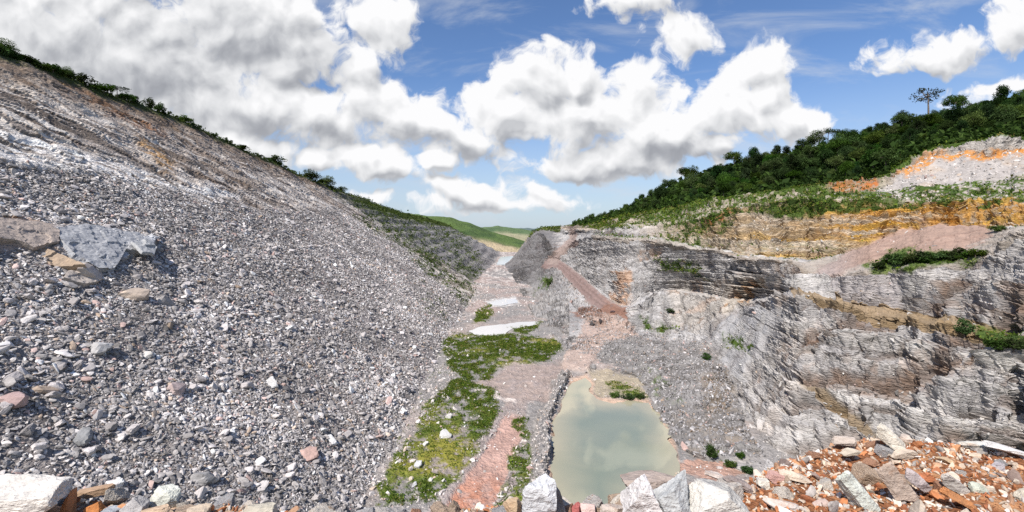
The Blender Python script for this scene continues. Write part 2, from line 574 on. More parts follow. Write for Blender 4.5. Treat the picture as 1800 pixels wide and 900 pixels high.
RU['G'] = [(888, 466.8, 742), (900, 456.8, 753), (920, 429.5, 795), (940, 406, 815), (960, 402, 815), (1000, 404, 775), (1050, 405, 500), (1100, 398, 405), (1150, 395, 380), (1200, 392, 350), (1250, 380, 322), (1300, 364, 300), (1400, 353, 276), (1500, 352, 258), (1600, 353, 240), (1700, 351, 222), (1800, 346, 202), (2000, 330, 180), (2300, 300, 155)]
RU['H'] = [(888, 466.6, 744), (900, 456.6, 756), (920, 429, 800), (940, 405, 820), (960, 401, 820), (1000, 402, 790), (1050, 401, 560), (1100, 390, 450), (1150, 385, 420), (1200, 377, 392), (1250, 364, 360), (1300, 353, 335), (1400, 343, 306), (1500, 345, 272), (1600, 344, 253), (1700, 341, 236), (1800, 333, 217), (2000, 315, 196), (2300, 285, 170)]
RU['I'] = [(888, 466.4, 746), (900, 456.4, 760), (920, 428.5, 805), (940, 404, 830), (960, 400.5, 830), (1000, 399, 805), (1050, 395, 660), (1100, 380, 580), (1150, 374, 500), (1200, 366, 440), (1250, 356, 400), (1300, 348, 375), (1400, 335, 335), (1450, 327, 322), (1500, 326, 306), (1545, 322, 290), (1580, 296, 288), (1640, 259, 282), (1700, 252, 272), (1800, 241, 262), (2000, 215, 250), (2300, 180, 230)]
RU['J'] = [(888, 466.2, 748), (900, 456.2, 765), (920, 428, 810), (940, 403, 840), (960, 400, 840), (1000, 398, 820), (1050, 393, 680), (1100, 374, 610), (1150, 366, 530), (1200, 356, 470), (1250, 345, 430), (1300, 337, 405), (1400, 322, 362), (1450, 312, 350), (1500, 300, 335), (1560, 284, 325), (1640, 249, 306), (1700, 241, 296), (1800, 231, 286), (2000, 205, 274), (2300, 170, 255)]
RU['K'] = [(888, 466, 750), (900, 456, 775), (920, 427.5, 830), (940, 402.5, 860), (960, 399.5, 870), (1000, 395, 880), (1050, 386, 820), (1100, 373, 740), (1150, 346, 680), (1200, 322, 610), (1250, 307, 565), (1300, 290, 525), (1400, 271, 470), (1500, 249, 435), (1600, 219, 405), (1700, 200, 390), (1800, 178, 376), (2000, 140, 350), (2300, 90, 330)]
ORDER = ['A', 'B', 'C', 'D', 'E', 'E2', 'F', 'G', 'H', 'I', 'J', 'K']
ROWS = [70, 210, 16, 120, 24, 24, 90, 14, 90, 18, 60]
ucol = np.concatenate([np.arange(888, 1835, 0.9), np.linspace(1840, 2300, 48)]).astype(np.float32)


def rail_pts(key):
    r = np.array(RU[key], np.float64)
    v = np.interp(ucol, r[:, 0], r[:, 1])
    iy = np.interp(ucol, r[:, 0], 1.0 / r[:, 2])
    k = np.exp(-0.5 * (np.arange(-24, 25) / 9.0) ** 2)
    k /= k.sum()
    sm = lambda a: np.convolve(np.pad(a, 24, mode='edge'), k, 'valid')
    v = sm(v)
    iy = sm(iy)
    h = sum(ord(c) for c in key) * 1.7
    if key not in ('A', 'K'):
        amp = np.interp(ucol, [888, 980, 1080, 1200, 2300], [0.0, 1.0, 3.0, 5.0, 6.0])
        z = np.zeros_like(ucol)
        v = v + amp * fbm(np.stack([ucol / 34.0, z + h, z], 1), 4, 0.55)
        iy = iy * (1 + 0.035 * np.clip((ucol - 980) / 100, 0, 1) * fbm(np.stack([ucol / 45.0, z + h, z + 9], 1), 3))
    Y = 1.0 / iy
    return np.stack([(ucol - 900) / F0 * Y, Y, CAMZ - (v - 400) / F0 * Y], 1)


RAIL = {k: rail_pts(k) for k in ORDER}
# keep the retreating order of the rails
rows, rid = [], []
base = RAIL['A'] - np.array([0, 0, 9.0])
for t in np.linspace(0, 1, 8, endpoint=False):
    rows.append(base * (1 - t) + RAIL['A'] * t)
    rid.append(-1 + t)
for i in range(len(ORDER) - 1):
    a, b = RAIL[ORDER[i]], RAIL[ORDER[i + 1]]
    for t in np.linspace(0, 1, ROWS[i], endpoint=False):
        rows.append(a * (1 - t) + b * t)
        rid.append(i + t)
K = RAIL['K']
rows.append(K)
rid.append(11.0)
for j, t in enumerate((12, 40, 120, 300)):
    q = K.copy()
    dirv = np.stack([0.25 + 0 * ucol, np.ones_like(ucol), 0 * ucol], 1)
    q = q + dirv * t
    q[:, 2] = K[:, 2] - 0.12 * t - 0.0009 * t * t * (K[:, 2] > 40)
    rows.append(q)
    rid.append(11.0 + (j + 1) * 0.2)
RG = np.array(rows, np.float32)
RID = np.repeat(np.array(rid, np.float32)[:, None], len(ucol), 1)
RN = grid_normals(RG)
if RN[len(rows) // 3, len(ucol) // 2] @ np.array([-0.6, -0.6, 0.4]) < 0:
    RN = -RN
UVR = proj(RG).reshape(-1, 2)
rp = RG.reshape(-1, 3)
ridf = RID.ravel()
uf, vf = UVR[:, 0], UVR[:, 1]
# noise that wobbles the outline of every patch
wob = np.stack([fbm(rp * 0.06, 4, 0.6), fbm(rp * 0.06 + 50, 4, 0.6)], 1)
wobf = np.stack([fbm(rp * 0.25 + 20, 3, 0.6), fbm(rp * 0.25 + 70, 3, 0.6)], 1)
UVW = UVR + wob * 16 + wobf * 7


def rmask(poly, soft=6.0, pts=None):
    return sstep(soft, -soft, poly_sd(UVW if pts is None else pts, poly))


# -- relief
slope_n = RN.reshape(-1, 3)
steep = 1 - np.clip(slope_n[:, 2], 0, 1)
dip = np.stack([rp[:, 0] * 0.97 + rp[:, 2] * 0.2, rp[:, 1], rp[:, 2] - 0.10 * rp[:, 0] + 0.06 * rp[:, 1]], 1)
warp = np.stack([fbm(rp * 0.05 + 3, 3), fbm(rp * 0.05 + 31, 3), fbm(rp * 0.05 + 63, 3)], 1)


def blocks(sx, sy, sz, wamp, seed):
    q = (dip + warp * wamp) / np.array([sx, sy, sz], np.float32)
    lay = np.floor(q[:, 2])
    sh = hash3(np.stack([lay, lay * 0 + seed, lay * 0], 1))
    q0 = q[:, 0] + sh * 7.0
    q1 = q[:, 1] + sh * 13.0
    c = np.stack([np.floor(q0), np.floor(q1), lay + seed * 101], 1)
    return hash3(c) - 0.5


wallm = np.zeros(len(rp), np.float32)
talus_poly = [(985, 600), (1110, 585), (1240, 610), (1285, 660), (1300, 720), (1340, 800), (1240, 815), (1180, 790), (1120, 690), (1040, 660), (1000, 640)]
pile_poly = [(1425, 480), (1490, 445), (1560, 412), (1640, 392), (1740, 398), (1750, 415), (1690, 438), (1560, 452), (1470, 478)]
dump_poly = [(1490, 346), (1560, 318), (1600, 292), (1650, 268), (1820, 262), (1820, 332), (1700, 342)]
smoothslab_poly = [(1240, 600), (1300, 545), (1375, 540), (1380, 560), (1300, 670), (1260, 640)]
m_talus = rmask(talus_poly)
m_pile = rmask(pile_poly, 4)
m_dump = rmask(dump_poly)
m_smooth = rmask(smoothslab_poly)
inwall = ((ridf > 0.6) & (ridf < 9.1) | (ridf > 0.0) & (ridf < 9.1) & (uf < 1000)).astype(np.float32)
bench = (((ridf > 2.0) & (ridf < 3.0)) | ((ridf > 4.0) & (ridf < 6.0)) | ((ridf > 7.0) & (ridf < 8.0))).astype(np.float32)
ridr = ridf + 0.16 * wobf[:, 0] * sstep(0.0, 1.0, 1 + 0 * ridf)
m_road = ((UVW[:, 0] > 958) & (UVW[:, 0] < 1103) & (ridr >= 1.0) & (ridr <= 2.05)).astype(np.float32)
rockm = inwall * (1 - m_talus) * (1 - m_pile) * (1 - m_dump) * (1 - 0.7 * bench) * (1 - m_road)
amp = rockm * np.interp(rp[:, 1], [60, 150, 300, 900], [0.85, 1.0, 1.25, 1.6])
dipz = dip[:, 2] + warp[:, 2] * 1.0


def ledges(th, seed):
    """one stepped bed after another: face stands out towards its top, then drops back"""
    f = dipz / th + 0.12 * fbm(np.stack([rp[:, 0] * 0.02, rp[:, 1] * 0.02, rp[:, 2] * 0 + seed], 1), 2)
    l = np.floor(f)
    h = hash3(np.stack([l, l * 0 + seed, l * 0], 1))
    # each bed is broken off at another place along the wall
    br = vnoise(np.stack([rp[:, 1] * 0.035 + rp[:, 0] * 0.02 + h * 50, l * 3.1, l * 0], 1))
    return (f - l - 0.5) * (0.35 + 0.9 * h) * sstep(-0.95, -0.2, br), h, f - l


g13, h13, f13 = ledges(12.5, 5)
g6, h6, f6 = ledges(6.5, 3)
g2, h2, f2 = ledges(2.2, 7)
g1, h1, f1 = ledges(0.9, 9)
ns = 1 - 0.65 * m_smooth
disp = amp * (g13 * 2.2 + g6 * 5.2 + g2 * 2.2 * ns + g1 * 0.9 * ns + blocks(12, 10, 6.5, 1.0, 1) * 1.5 + blocks(5, 4.5, 2.2, 0.8, 2) * 0.9 * ns + blocks(2.2, 2.2, 0.9, 0.6, 3) * 0.45 * ns + fbm(rp * 0.04 + 9, 3) * 1.7 + fbm(rp * 0.3 + 4, 3, ridged=True) * 0.25 + fbm(rp * np.array([0.45, 0.45, 0.9], np.float32) + 51, 3, 0.6) * 0.3 * ns)
# steep joints and open bedding partings
jw = fbm(np.stack([rp[:, 2] * 0.03, rp[:, 1] * 0.02, rp[:, 0] * 0.02], 1) + 77, 3)
js = (rp[:, 1] * 0.8 + rp[:, 0] * 0.35) * 0.055 + jw * 0.9
jn = np.abs(vnoise(np.stack([js, np.floor(dipz / 13) * 3.7, js * 0 + 0.5], 1)))
joint = sstep(0.075, 0.02, jn)
jn2 = np.abs(vnoise(np.stack([js * 3.1 + 9, np.floor(dipz / 6.5) * 5.3, js * 0 + 2.5], 1)))
joint2 = sstep(0.10, 0.03, jn2)
part = np.maximum(sstep(0.10, 0.02, f6) * 1.0, sstep(0.20, 0.05, f2) * sstep(0.35, 0.6, h2) * 0.8)
part = part * sstep(-0.5, 0.0, fbm(rp * 0.07 + 90, 3))
ledge2 = rmask([(1400, 668), (1440, 680), (1520, 738), (1560, 770), (1530, 776), (1460, 720), (1405, 684)], 4)
fault = sstep(9, 0, poly_sd(UVR, [(1398, 514), (1412, 520), (1304, 696), (1286, 690)]))
disp -= amp * (joint * 1.9 + joint2 * 0.8 * ns + part * 0.9) + ledge2 * 1.6
# gullies running down the wall
gul = fbm(np.stack([rp[:, 1] * 0.11 + rp[:, 0] * 0.05, rp[:, 2] * 0.012, rp[:, 2] * 0], 1), 4, 0.6, ridged=True)
disp -= amp * sstep(0.3, 0.75, gul) * 2.2
rill = fbm(np.stack([rp[:, 1] * 0.16 + rp[:, 0] * 0.03, rp[:, 2] * 0.03, rp[:, 2] * 0], 1) + 61, 4, 0.6, ridged=True)
disp += (1 - rockm) * (fbm(rp * 0.12 + 5, 4) * 0.9 + fbm(rp * 0.6, 3) * 0.35 + m_talus * (1.4 * rill + g6 * 3.6 + g2 * 1.2 + blocks(5, 4, 2.2, 1.5, 12) * 1.4)) * (1 - 0.8 * m_road)
far_fade = np.interp(uf, [888, 900, 925, 960], [0.0, 0.35, 0.8, 1.0])
# diagonal fault beside the big slab
disp -= 2.2 * fault
kfade = np.where(ridf > 9.5, 0.6, 1.0)
rd = rp + slope_n * (disp * far_fade * kfade)[:, None]
rd[:, 2] = np.maximum(rd[:, 2], -9)

# -- colours of the rock, soil and green cover
N = len(rp)
nA = fbm(rp * 0.09 + 12, 4, 0.6)
nB = fbm(rp * 0.5 + 40, 3, 0.6)
lay = fbm(np.stack([dip[:, 0] * 0.02, dip[:, 1] * 0.02, (dip[:, 2] + warp[:, 2] * 2) * 0.45], 1), 4, 0.65)
drip = fbm(np.stack([rp[:, 1] * 0.35 + rp[:, 0] * 0.12, rp[:, 2] * 0.035, rp[:, 2] * 0], 1) + 8, 4, 0.6)


def lerp(c, d, m):
    return c * (1 - m[:, None]) + np.asarray(d, np.float32) * m[:, None]


col = np.tile(np.array([0.40, 0.39, 0.39], np.float32), (N, 1))
col = lerp(col, (0.58, 0.56, 0.54), sstep(0.45, 0.8, h2) * 0.65)
col = lerp(col, (0.30, 0.295, 0.30), sstep(0.4, 0.1, h6) * 0.35)
col = lerp(col, (0.60, 0.59, 0.57), sstep(0.75, 0.97, f13) * 0.5)
col = lerp(col, (0.58, 0.56, 0.54), sstep(0.80, 0.97, f6) * 0.4)
col = lerp(col, (0.24, 0.22, 0.21), sstep(0.72, 0.85, h1) * 0.5)
col = lerp(col, (0.60, 0.58, 0.56), sstep(0.0, 0.4, lay) * 0.7)
col = lerp(col, (0.25, 0.245, 0.25), sstep(-0.08, -0.5, lay) * 0.4)
col = lerp(col, (0.54, 0.49, 0.45), sstep(0.1, 0.5, nA) * 0.5)
# rust and brown running down
col = lerp(col, (0.21, 0.115, 0.065), sstep(0.18, 0.45, drip) * sstep(-0.05, 0.35, nA) * 0.8)
col = lerp(col, (0.16, 0.14, 0.13), sstep(0.35, 0.6, -drip) * 0.4)
mot = fbm(rp * np.array([0.5, 0.5, 1.3], np.float32) + 33, 4, 0.65)
col = col * (1 + 0.3 * rockm * mot)[:, None]
crk = np.clip(np.maximum(part, np.maximum(joint, joint2 * 0.7)), 0, 1) * rockm
col = lerp(col, (0.15, 0.105, 0.08), crk * 0.75)
# clay and rust washed out of the cracks
col = lerp(col, (0.25, 0.155, 0.10), sstep(0.16, 0.05, jn) * sstep(-0.1, 0.35, nB) * rockm * sstep(1180, 1330, uf) * 0.4)
# far knoll: darker slate
col = lerp(col, (0.115, 0.115, 0.125), sstep(1010, 965, UVW[:, 0] + 25 * nA) * sstep(540, 480, UVW[:, 1]) * 0.75)
mid = rmask([(985, 405), (1260, 430), (1300, 470), (1240, 620), (1100, 600), (1000, 540)], 12)
col = lerp(col, (0.50, 0.50, 0.505), mid * 0.75 * sstep(-0.3, 0.3, nB))
ochs = rmask([(1070, 510), (1105, 495), (1110, 520), (1090, 545), (1068, 540)], 5) * sstep(-0.4, 0.2, nB) + rmask([(1080, 480), (1110, 475), (1112, 500), (1085, 500)], 4)
col = lerp(col, (0.52, 0.24, 0.07), np.clip(ochs, 0, 1) * 0.5)
col = lerp(col, (0.48, 0.27, 0.13), rmask([(1110, 440), (1160, 430), (1165, 455), (1115, 462)], 6) * sstep(-0.2, 0.3, nB) * 0.8)
cream = rmask([(1180, 500), (1300, 480), (1360, 500), (1290, 550), (1220, 580), (1170, 560)], 10)
col = lerp(col, (0.50, 0.44, 0.36), cream * 0.6)
col = lerp(col, (0.45, 0.27, 0.14), cream * sstep(0.1, 0.4, drip) * 0.7)
# slabs by the bench
slab = rmask([(1460, 482), (1590, 475), (1585, 550), (1530, 560), (1470, 520)], 6)
col = lerp(col, (0.42, 0.39, 0.39), slab * 0.7)
col = lerp(col, (0.36, 0.365, 0.38), m_smooth * 0.7)
col = lerp(col, (0.27, 0.27, 0.275), rmask([(905, 520), (960, 480), (1000, 500), (1030, 545), (1000, 600), (985, 612), (940, 575)], 12) * 0.6)
# upper tan and ochre levels
col = lerp(col, (0.44, 0.435, 0.44), mid * 0.5 * (1 - np.clip(ochs, 0, 1)))
rut = np.maximum(sstep(0.09, 0.03, np.abs(ridr - 1.36)), sstep(0.09, 0.03, np.abs(ridr - 1.66))) * m_road
tan = ((ridf > 5.9) & (ridf < 7.05)).astype(np.float32) * sstep(1100, 1240, UVW[:, 0])
col = lerp(col, (0.46, 0.34, 0.20), tan * 0.85)
col = lerp(col, (0.52, 0.42, 0.32), tan * sstep(0.0, 0.4, nA) * 0.8)
col = lerp(col, (0.52, 0.27, 0.05), tan * sstep(1330, 1560, UVW[:, 0] + 90 * nA) * sstep(450, 400, UVW[:, 1]) * sstep(-0.45, 0.15, nB) * 0.85)
col = lerp(col, (0.20, 0.15, 0.07), tan * sstep(0.1, 0.5, drip) * 0.6)
bandn = fbm(np.stack([rp[:, 0] * 0.015, rp[:, 1] * 0.015, (rp[:, 2] + warp[:, 2] * 2.5) * 0.55], 1) + 15, 3, 0.6)
col = lerp(col, (0.56, 0.50, 0.42), tan * sstep(0.05, 0.25, bandn) * 0.75)
col = lerp(col, (0.60, 0.38, 0.08), tan * sstep(-0.10, -0.3, bandn) * sstep(1250, 1420, UVW[:, 0]) * 0.75)
up = ((ridf >= 7.0) & (ridf < 9.0)).astype(np.float32)
col = lerp(col, (0.40, 0.33, 0.25), up * 0.7)
col = lerp(col, (0.40, 0.375, 0.36), m_dump)
col = lerp(col, (0.44, 0.38, 0.33), m_dump * sstep(0, 0.5, nA))
col = lerp(col, (0.56, 0.25, 0.06), rmask([(1570, 300), (1640, 268), (1720, 262), (1820, 255), (1820, 270), (1720, 280), (1650, 284), (1600, 305)], 4) * sstep(-0.5, 0.0, nB) * 0.95)
col = lerp(col, (0.44, 0.42, 0.40), rmask([(1640, 262), (1700, 245), (1820, 236), (1820, 252), (1700, 262)], 4) * 0.9)
col = lerp(col, (0.50, 0.17, 0.06), rmask([(1452, 318), (1490, 312), (1540, 306), (1545, 326), (1490, 334), (1455, 328)], 6) * sstep(-0.5, 0.1, nB))
col = lerp(col, (0.50, 0.22, 0.08), rmask([(1235, 398), (1270, 372), (1290, 362), (1290, 372), (1255, 398)], 4) * 0.85)
col = lerp(col, (0.38, 0.27, 0.22), m_pile)
col = lerp(col, (0.31, 0.21, 0.17), m_pile * sstep(0.0, 0.4, drip))
col = lerp(col, (0.36, 0.30, 0.28), m_pile * sstep(1540, 1450, UVW[:, 0]))
col = lerp(col, (0.175, 0.168, 0.165), m_talus * 0.92)
col = lerp(col, (0.30, 0.25, 0.20), m_talus * sstep(0.1, 0.5, nA) * 0.6)
col = lerp(col, (0.30, 0.295, 0.29), m_talus * sstep(0.2, 0.6, rill) * 0.7)
col = lerp(col, (0.13, 0.115, 0.10), m_talus * sstep(0.1, -0.5, rill) * 0.6)
col = lerp(col, (0.36, 0.35, 0.345), m_talus * sstep(0.55, 0.9, f6) * sstep(-0.2, 0.3, nA) * 0.8)
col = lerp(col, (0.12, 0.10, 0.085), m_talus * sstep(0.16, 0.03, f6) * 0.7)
# bench soil
col = lerp(col, (0.28, 0.20, 0.11), ((ridf > 1.95) & (ridf < 3.02) & (uf > 1390)).astype(np.float32) * 0.85)
col = lerp(col, (0.24, 0.17, 0.09), ledge2 * 0.8)
col = lerp(col, (0.34, 0.33, 0.33), fault * 0.6)
col = lerp(col, (0.24, 0.19, 0.14), rmask([(1225, 660), (1285, 650), (1290, 720), (1240, 730)], 12) * m_talus * 0.7)
col = lerp(col, (0.33, 0.28, 0.225), ((ridf > 3.93) & (ridf < 5.2) & (uf > 1040)).astype(np.float32) * (1 - m_pile) * 0.6)
# haul road
col = lerp(col, (0.27, 0.195, 0.18), m_road * sstep(-0.75, -0.35, nB + 0.5 * nA))
col = lerp(col, (0.30, 0.17, 0.125), m_road * sstep(1045, 1085, UVW[:, 0]) * 0.8)
col = lerp(col, (0.19, 0.135, 0.12), rut * 0.6)
col = lerp(col, (0.34, 0.29, 0.27), sstep(0.14, 0.02, np.minimum(np.abs(ridr - 1.02), np.abs(ridr - 2.0))) * m_road * 0.8)
col = lerp(col, (0.24, 0.135, 0.10), rmask([(1000, 550), (1040, 545), (1075, 538), (1105, 546), (1112, 556), (1060, 564), (1008, 560)], 3) * 0.9)
col = lerp(col, (0.33, 0.26, 0.235), rmask([(960, 464), (966, 448), (984, 434), (1000, 420), (1000, 397), (1013, 397), (1014, 430), (994, 446), (980, 466)], 2, UVR + wob * 4) * 0.95)
col = lerp(col, (0.44, 0.33, 0.28), rmask([(985, 650), (1010, 600), (1025, 560), (1050, 556), (1115, 566), (1120, 590), (1060, 610), (1030, 655)], 4) * 0.85)
# green
def rg(poly, soft=5, thr=-0.25, w=1.0):
    return rmask(poly, soft) * sstep(thr - 0.2, thr + 0.2, nB + 0.4 * nA) * w


forest_zone = ((ridf > 9.0)).astype(np.float32) * sstep(985, 1010, uf)
green = forest_zone.copy()
green = np.maximum(green, ((ridf > 8.0) & (ridf <= 9.0)).astype(np.float32) * sstep(1580, 1480, uf) * sstep(1020, 1060, uf) * sstep(-0.55, -0.2, nB + 0.5 * nA + 0.5 * (ridf - 8.5)))
green = np.maximum(green, ((ridf > 6.8) & (ridf <= 8.2)).astype(np.float32) * sstep(-0.15, 0.15, nB + 0.5 * nA) * sstep(1040, 1080, uf))
green = np.maximum(green, ((ridf > 4.9) & (ridf <= 6.2)).astype(np.float32) * (1 - m_pile) * sstep(0.0, 0.3, nB + 0.3 * nA) * sstep(1040, 1080, uf) * (1 - 0.75 * sstep(1220, 1260, uf)))
green = np.maximum(green, rg([(1320, 370), (1440, 352), (1560, 345), (1600, 352), (1480, 366), (1340, 380)], 4, -0.3))
green = np.maximum(green, rg([(1160, 400), (1250, 395), (1300, 375), (1260, 420), (1180, 428)], 6, 0.0))
green = np.maximum(green, rg([(1150, 455), (1215, 465), (1240, 490), (1190, 485)], 5, 0.0))
green = np.maximum(green, rg([(1270, 590), (1320, 605), (1310, 625), (1260, 612)], 4, 0.1))
green = np.maximum(green, rg([(1520, 460), (1600, 440), (1720, 440), (1720, 458), (1540, 478)], 4, -0.3))
green = np.maximum(green, rg([(1130, 560), (1190, 570), (1180, 590), (1130, 580)], 4, 0.0))
green = np.maximum(green, rg([(1100, 640), (1150, 640), (1200, 720), (1170, 720)], 5, 0.1, 0.8))
green = np.maximum(green, rg([(1700, 560), (1800, 580), (1800, 615), (1730, 605)], 4, -0.2))
green = np.maximum(green, rg([(940, 520), (958, 492), (972, 488), (966, 500)], 2, -0.4))
green = np.maximum(green, 0.8 * (ridf > 6) * (uf > 930) * (uf < 985) * sstep(-0.3, 0.0, nB))
green = np.clip(green * (1 - 0.7 * rmask([(1452, 316), (1490, 310), (1540, 304), (1545, 326), (1490, 334), (1455, 330)], 3)), 0, 1)
gcol = np.tile(np.array([0.085, 0.135, 0.03], np.float32), (N, 1))
gcol = lerp(gcol, (0.05, 0.085, 0.022), sstep(0.0, 0.5, nA))
gcol = lerp(gcol, (0.20, 0.19, 0.06), sstep(0.1, 0.6, -nA) * 0.6 * (1 - forest_zone))
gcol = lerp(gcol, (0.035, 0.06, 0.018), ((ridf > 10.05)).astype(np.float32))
col = col * (1 - green[:, None]) + gcol * green[:, None]
col = np.clip(col * np.array([0.88, 0.865, 0.85], np.float32) * (1 + 0.22 * nB[:, None] + 0.12 * wobf[:, :1]), 0.01, 0.8)
GRR, GRC = RG.shape[:2]
cliff = obj('cliff', mesh_np('cliff', rd, grid_faces(GRR, GRC), col), M_CLIFF)
tag(cliff, 'benched grey and ochre quarry wall rising to the wooded hill', 'quarry wall', kind='structure')
RD = rd.reshape(GRR, GRC, 3)
UVD = proj(RD)

# ------------------------------------------------------------------ left talus slope
yl = np.concatenate([np.linspace(8, 50, 24, endpoint=False), 50 * np.exp(np.linspace(0, math.log(1500 / 50), 760))])
sl_ = np.concatenate([np.linspace(-0.06, 0.55, 470, endpoint=False), np.linspace(0.55, 1.0, 250), np.array([1.02, 1.08, 1.25, 1.6])])
foot = np.interp(yl, [0, 98, 240, 343, 533, 780, 960, 1500], [-31, -32, -36, -34, -42, -30, -24, -60])
cx = np.interp(yl, [0, 150, 269, 360, 525, 820, 1390, 1500], [-200, -200, -201, -203, -204, -205, -210, -215])
cpx = [(0, 92), (60, 112), (150, 150), (300, 210), (450, 272), (590, 330), (640, 351), (700, 372), (780, 386), (860, 401)]
cz = np.interp(yl, [0, 150, 180, 269, 360, 525, 640, 820, 1390, 1500], [66, 70, 69, 66, 57, 44, 38, 28, 14, 8])
YY, SS = np.meshgrid(yl, sl_, indexing='ij')
X = foot[:, None] + (cx - foot)[:, None] * SS
Z = -60 + (cz + 60)[:, None] * SS
over = SS > 1
Z = np.where(over, cz[:, None] - (SS - 1) * 60, Z)
X = np.where(over, cx[:, None] - (SS - 1) * 260, X)
# concave foot and convex shoulder
Z = Z - 5.0 * np.sin(np.clip(SS, 0, 1) * math.pi) * np.clip(1 - (YY - 400) / 300, 0, 1)
# benches far along the pit
tz = (Z + 60) / 9.0 + 0.35 * fbm(np.stack([YY.ravel() * 0.012, SS.ravel() * 4, YY.ravel() * 0], 1), 3).reshape(YY.shape)
ter = np.floor(tz) + sstep(0.25, 0.9, tz - np.floor(tz))
tm = sstep(430, 560, YY + 0 * SS) * (SS < 1)
Z = Z * (1 - 0.55 * tm) + (ter * 9.0 - 60) * 0.55 * tm
LG = np.stack([X, YY, Z + CAMZ], -1).astype(np.float32)
LN = grid_normals(LG)
if LN[300, 200, 2] < 0:
    LN = -LN
lp = LG.reshape(-1, 3)
ln = LN.reshape(-1, 3)
UVL = proj(LG).reshape(-1, 2)
lw = np.stack([fbm(lp * 0.05, 4, 0.6), fbm(lp * 0.05 + 50, 4, 0.6)], 1)
lwf = fbm(lp * 0.3 + 21, 3, 0.6)
UVLW = UVL + lw * 22 + lwf[:, None] * 6
sfl = SS.ravel().astype(np.float32)


def lmask(poly, soft=8.0):
    return sstep(soft, -soft, poly_sd(UVLW, poly))


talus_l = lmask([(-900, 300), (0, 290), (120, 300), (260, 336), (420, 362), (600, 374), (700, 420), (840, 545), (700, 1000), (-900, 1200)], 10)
slab1 = lmask([(-300, 380), (0, 388), (110, 392), (200, 405), (290, 420), (268, 440), (225, 466), (150, 472), (60, 440), (-300, 470)], 5)
slab2 = lmask([(-400, 150), (0, 225), (60, 245), (180, 285), (330, 322), (420, 345), (380, 356), (200, 318), (100, 300), (0, 283), (-400, 290)], 6)
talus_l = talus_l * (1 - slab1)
bed = 1 - talus_l
# along-strike (a) and up-slope (b) coordinates turned a little so the beds dip away
a_ = lp[:, 1] * 0.74 - lp[:, 2] * 1.10
b_ = lp[:, 2] * 1.15 + lp[:, 1] * 0.62
lwarp = lw[:, 0] * 9.0 + lwf * 1.5
st1 = fbm(np.stack([a_ * 0.035, (b_ + lwarp) * 0.32, a_ * 0], 1), 5, 0.62)
st2 = fbm(np.stack([a_ * 0.10, (b_ + lwarp) * 0.9, a_ * 0], 1) + 7, 4, 0.6)


def lblocks(sa, sb, seed, wk):
    q0 = (a_ + lw[:, 1] * wk * 2) / sa
    q1 = (b_ + lw[:, 0] * wk) / sb
    r = np.floor(q1)
    sh = hash3(np.stack([r, r * 0 + seed, r * 0], 1))
    return hash3(np.stack([np.floor(q0 + sh * 9), r, r * 0 + seed * 31], 1)) - 0.5


nearf = np.interp(lp[:, 1], [60, 300, 800], [1.0, 1.15, 1.3])
dl = bed * nearf * 0.62 * (lblocks(13, 5.5, 1, 9) * 1.3 + lblocks(7, 2.8, 2, 7) * 0.9 + fbm(lp * 0.16 + 14, 5, 0.62) * 1.5 + fbm(lp * 0.05 + 44, 3) * 2.2)
dl += talus_l * (fbm(lp * 0.08 + 3, 4) * 1.3 + fbm(lp * 0.6, 3) * 0.35)
dl += slab1 * (lblocks(12, 6, 5, 2) * 2.0 + 1.0 - bed * nearf * (fbm(lp * 0.16 + 14, 5, 0.62) * 1.0 + lblocks(7, 2.8, 2, 7) * 0.9))
ld = lp + ln * dl[:, None]
NL = len(lp)
lA = fbm(lp * 0.035 + 30, 4, 0.6)
lB = fbm(lp * 0.35 + 80, 3, 0.6)
cl = np.tile(np.array([0.38, 0.325, 0.285], np.float32), (NL, 1))
cl = lerp(cl, (0.64, 0.58, 0.52), sstep(0.02, 0.25, st1) * 0.9)
cl = lerp(cl, (0.72, 0.67, 0.61), sstep(0.10, 0.3, st2) * 0.8)
cl = lerp(cl, (0.12, 0.095, 0.078), sstep(-0.08, -0.32, st1) * 0.85)
cl = lerp(cl, (0.13, 0.11, 0.095), sstep(-0.2, -0.45, st2) * 0.55)
cl = lerp(cl, (0.24, 0.17, 0.12), sstep(0.0, 0.4, lA) * 0.45 * bed)
cl = lerp(cl, (0.78, 0.74, 0.70), slab2 * sstep(-0.35, 0.10, st2) * 0.95)
cl = lerp(cl, (0.48, 0.485, 0.50), slab1 * sstep(60, 150, UVLW[:, 0]))
cl = lerp(cl, (0.46, 0.35, 0.28), slab1 * sstep(130, 70, UVLW[:, 0]))
cl = lerp(cl, (0.34, 0.13, 0.045), lmask([(80, 128), (120, 142), (200, 180), (300, 240), (260, 235), (180, 195), (110, 160)], 8) * sstep(-0.3, 0.2, lB) * 0.85)
cl = lerp(cl, (0.42, 0.24, 0.09), lmask([(232, 240), (262, 252), (300, 285), (318, 308), (290, 300), (250, 272)], 6) * sstep(-0.3, 0.2, lB) * 0.75)
cl = lerp(cl, (0.17, 0.115, 0.075), sstep(0.80, 0.97, sfl + 0.08 * lB) * 0.8)
cl = lerp(cl, (0.20, 0.18, 0.172), talus_l * 0.9)  # dark gravel bed, darkened to stand in for shaded gaps between stones
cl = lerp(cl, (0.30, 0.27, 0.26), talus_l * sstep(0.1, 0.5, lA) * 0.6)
cl = lerp(cl, (0.15, 0.15, 0.16), sstep(430, 560, lp[:, 1]) * 0.75)
lgreen = lmask([(622, 378), (690, 372), (730, 410), (800, 490), (842, 528), (845, 545), (815, 535), (760, 485), (716, 445), (650, 402)], 6) * sstep(-0.10, 0.2, lB + 0.4 * lA)
lgreen = np.maximum(lgreen, lmask([(745, 500), (790, 545), (800, 580), (770, 560), (735, 540)], 6) * sstep(0.05, 0.35, lB) * 0.8)
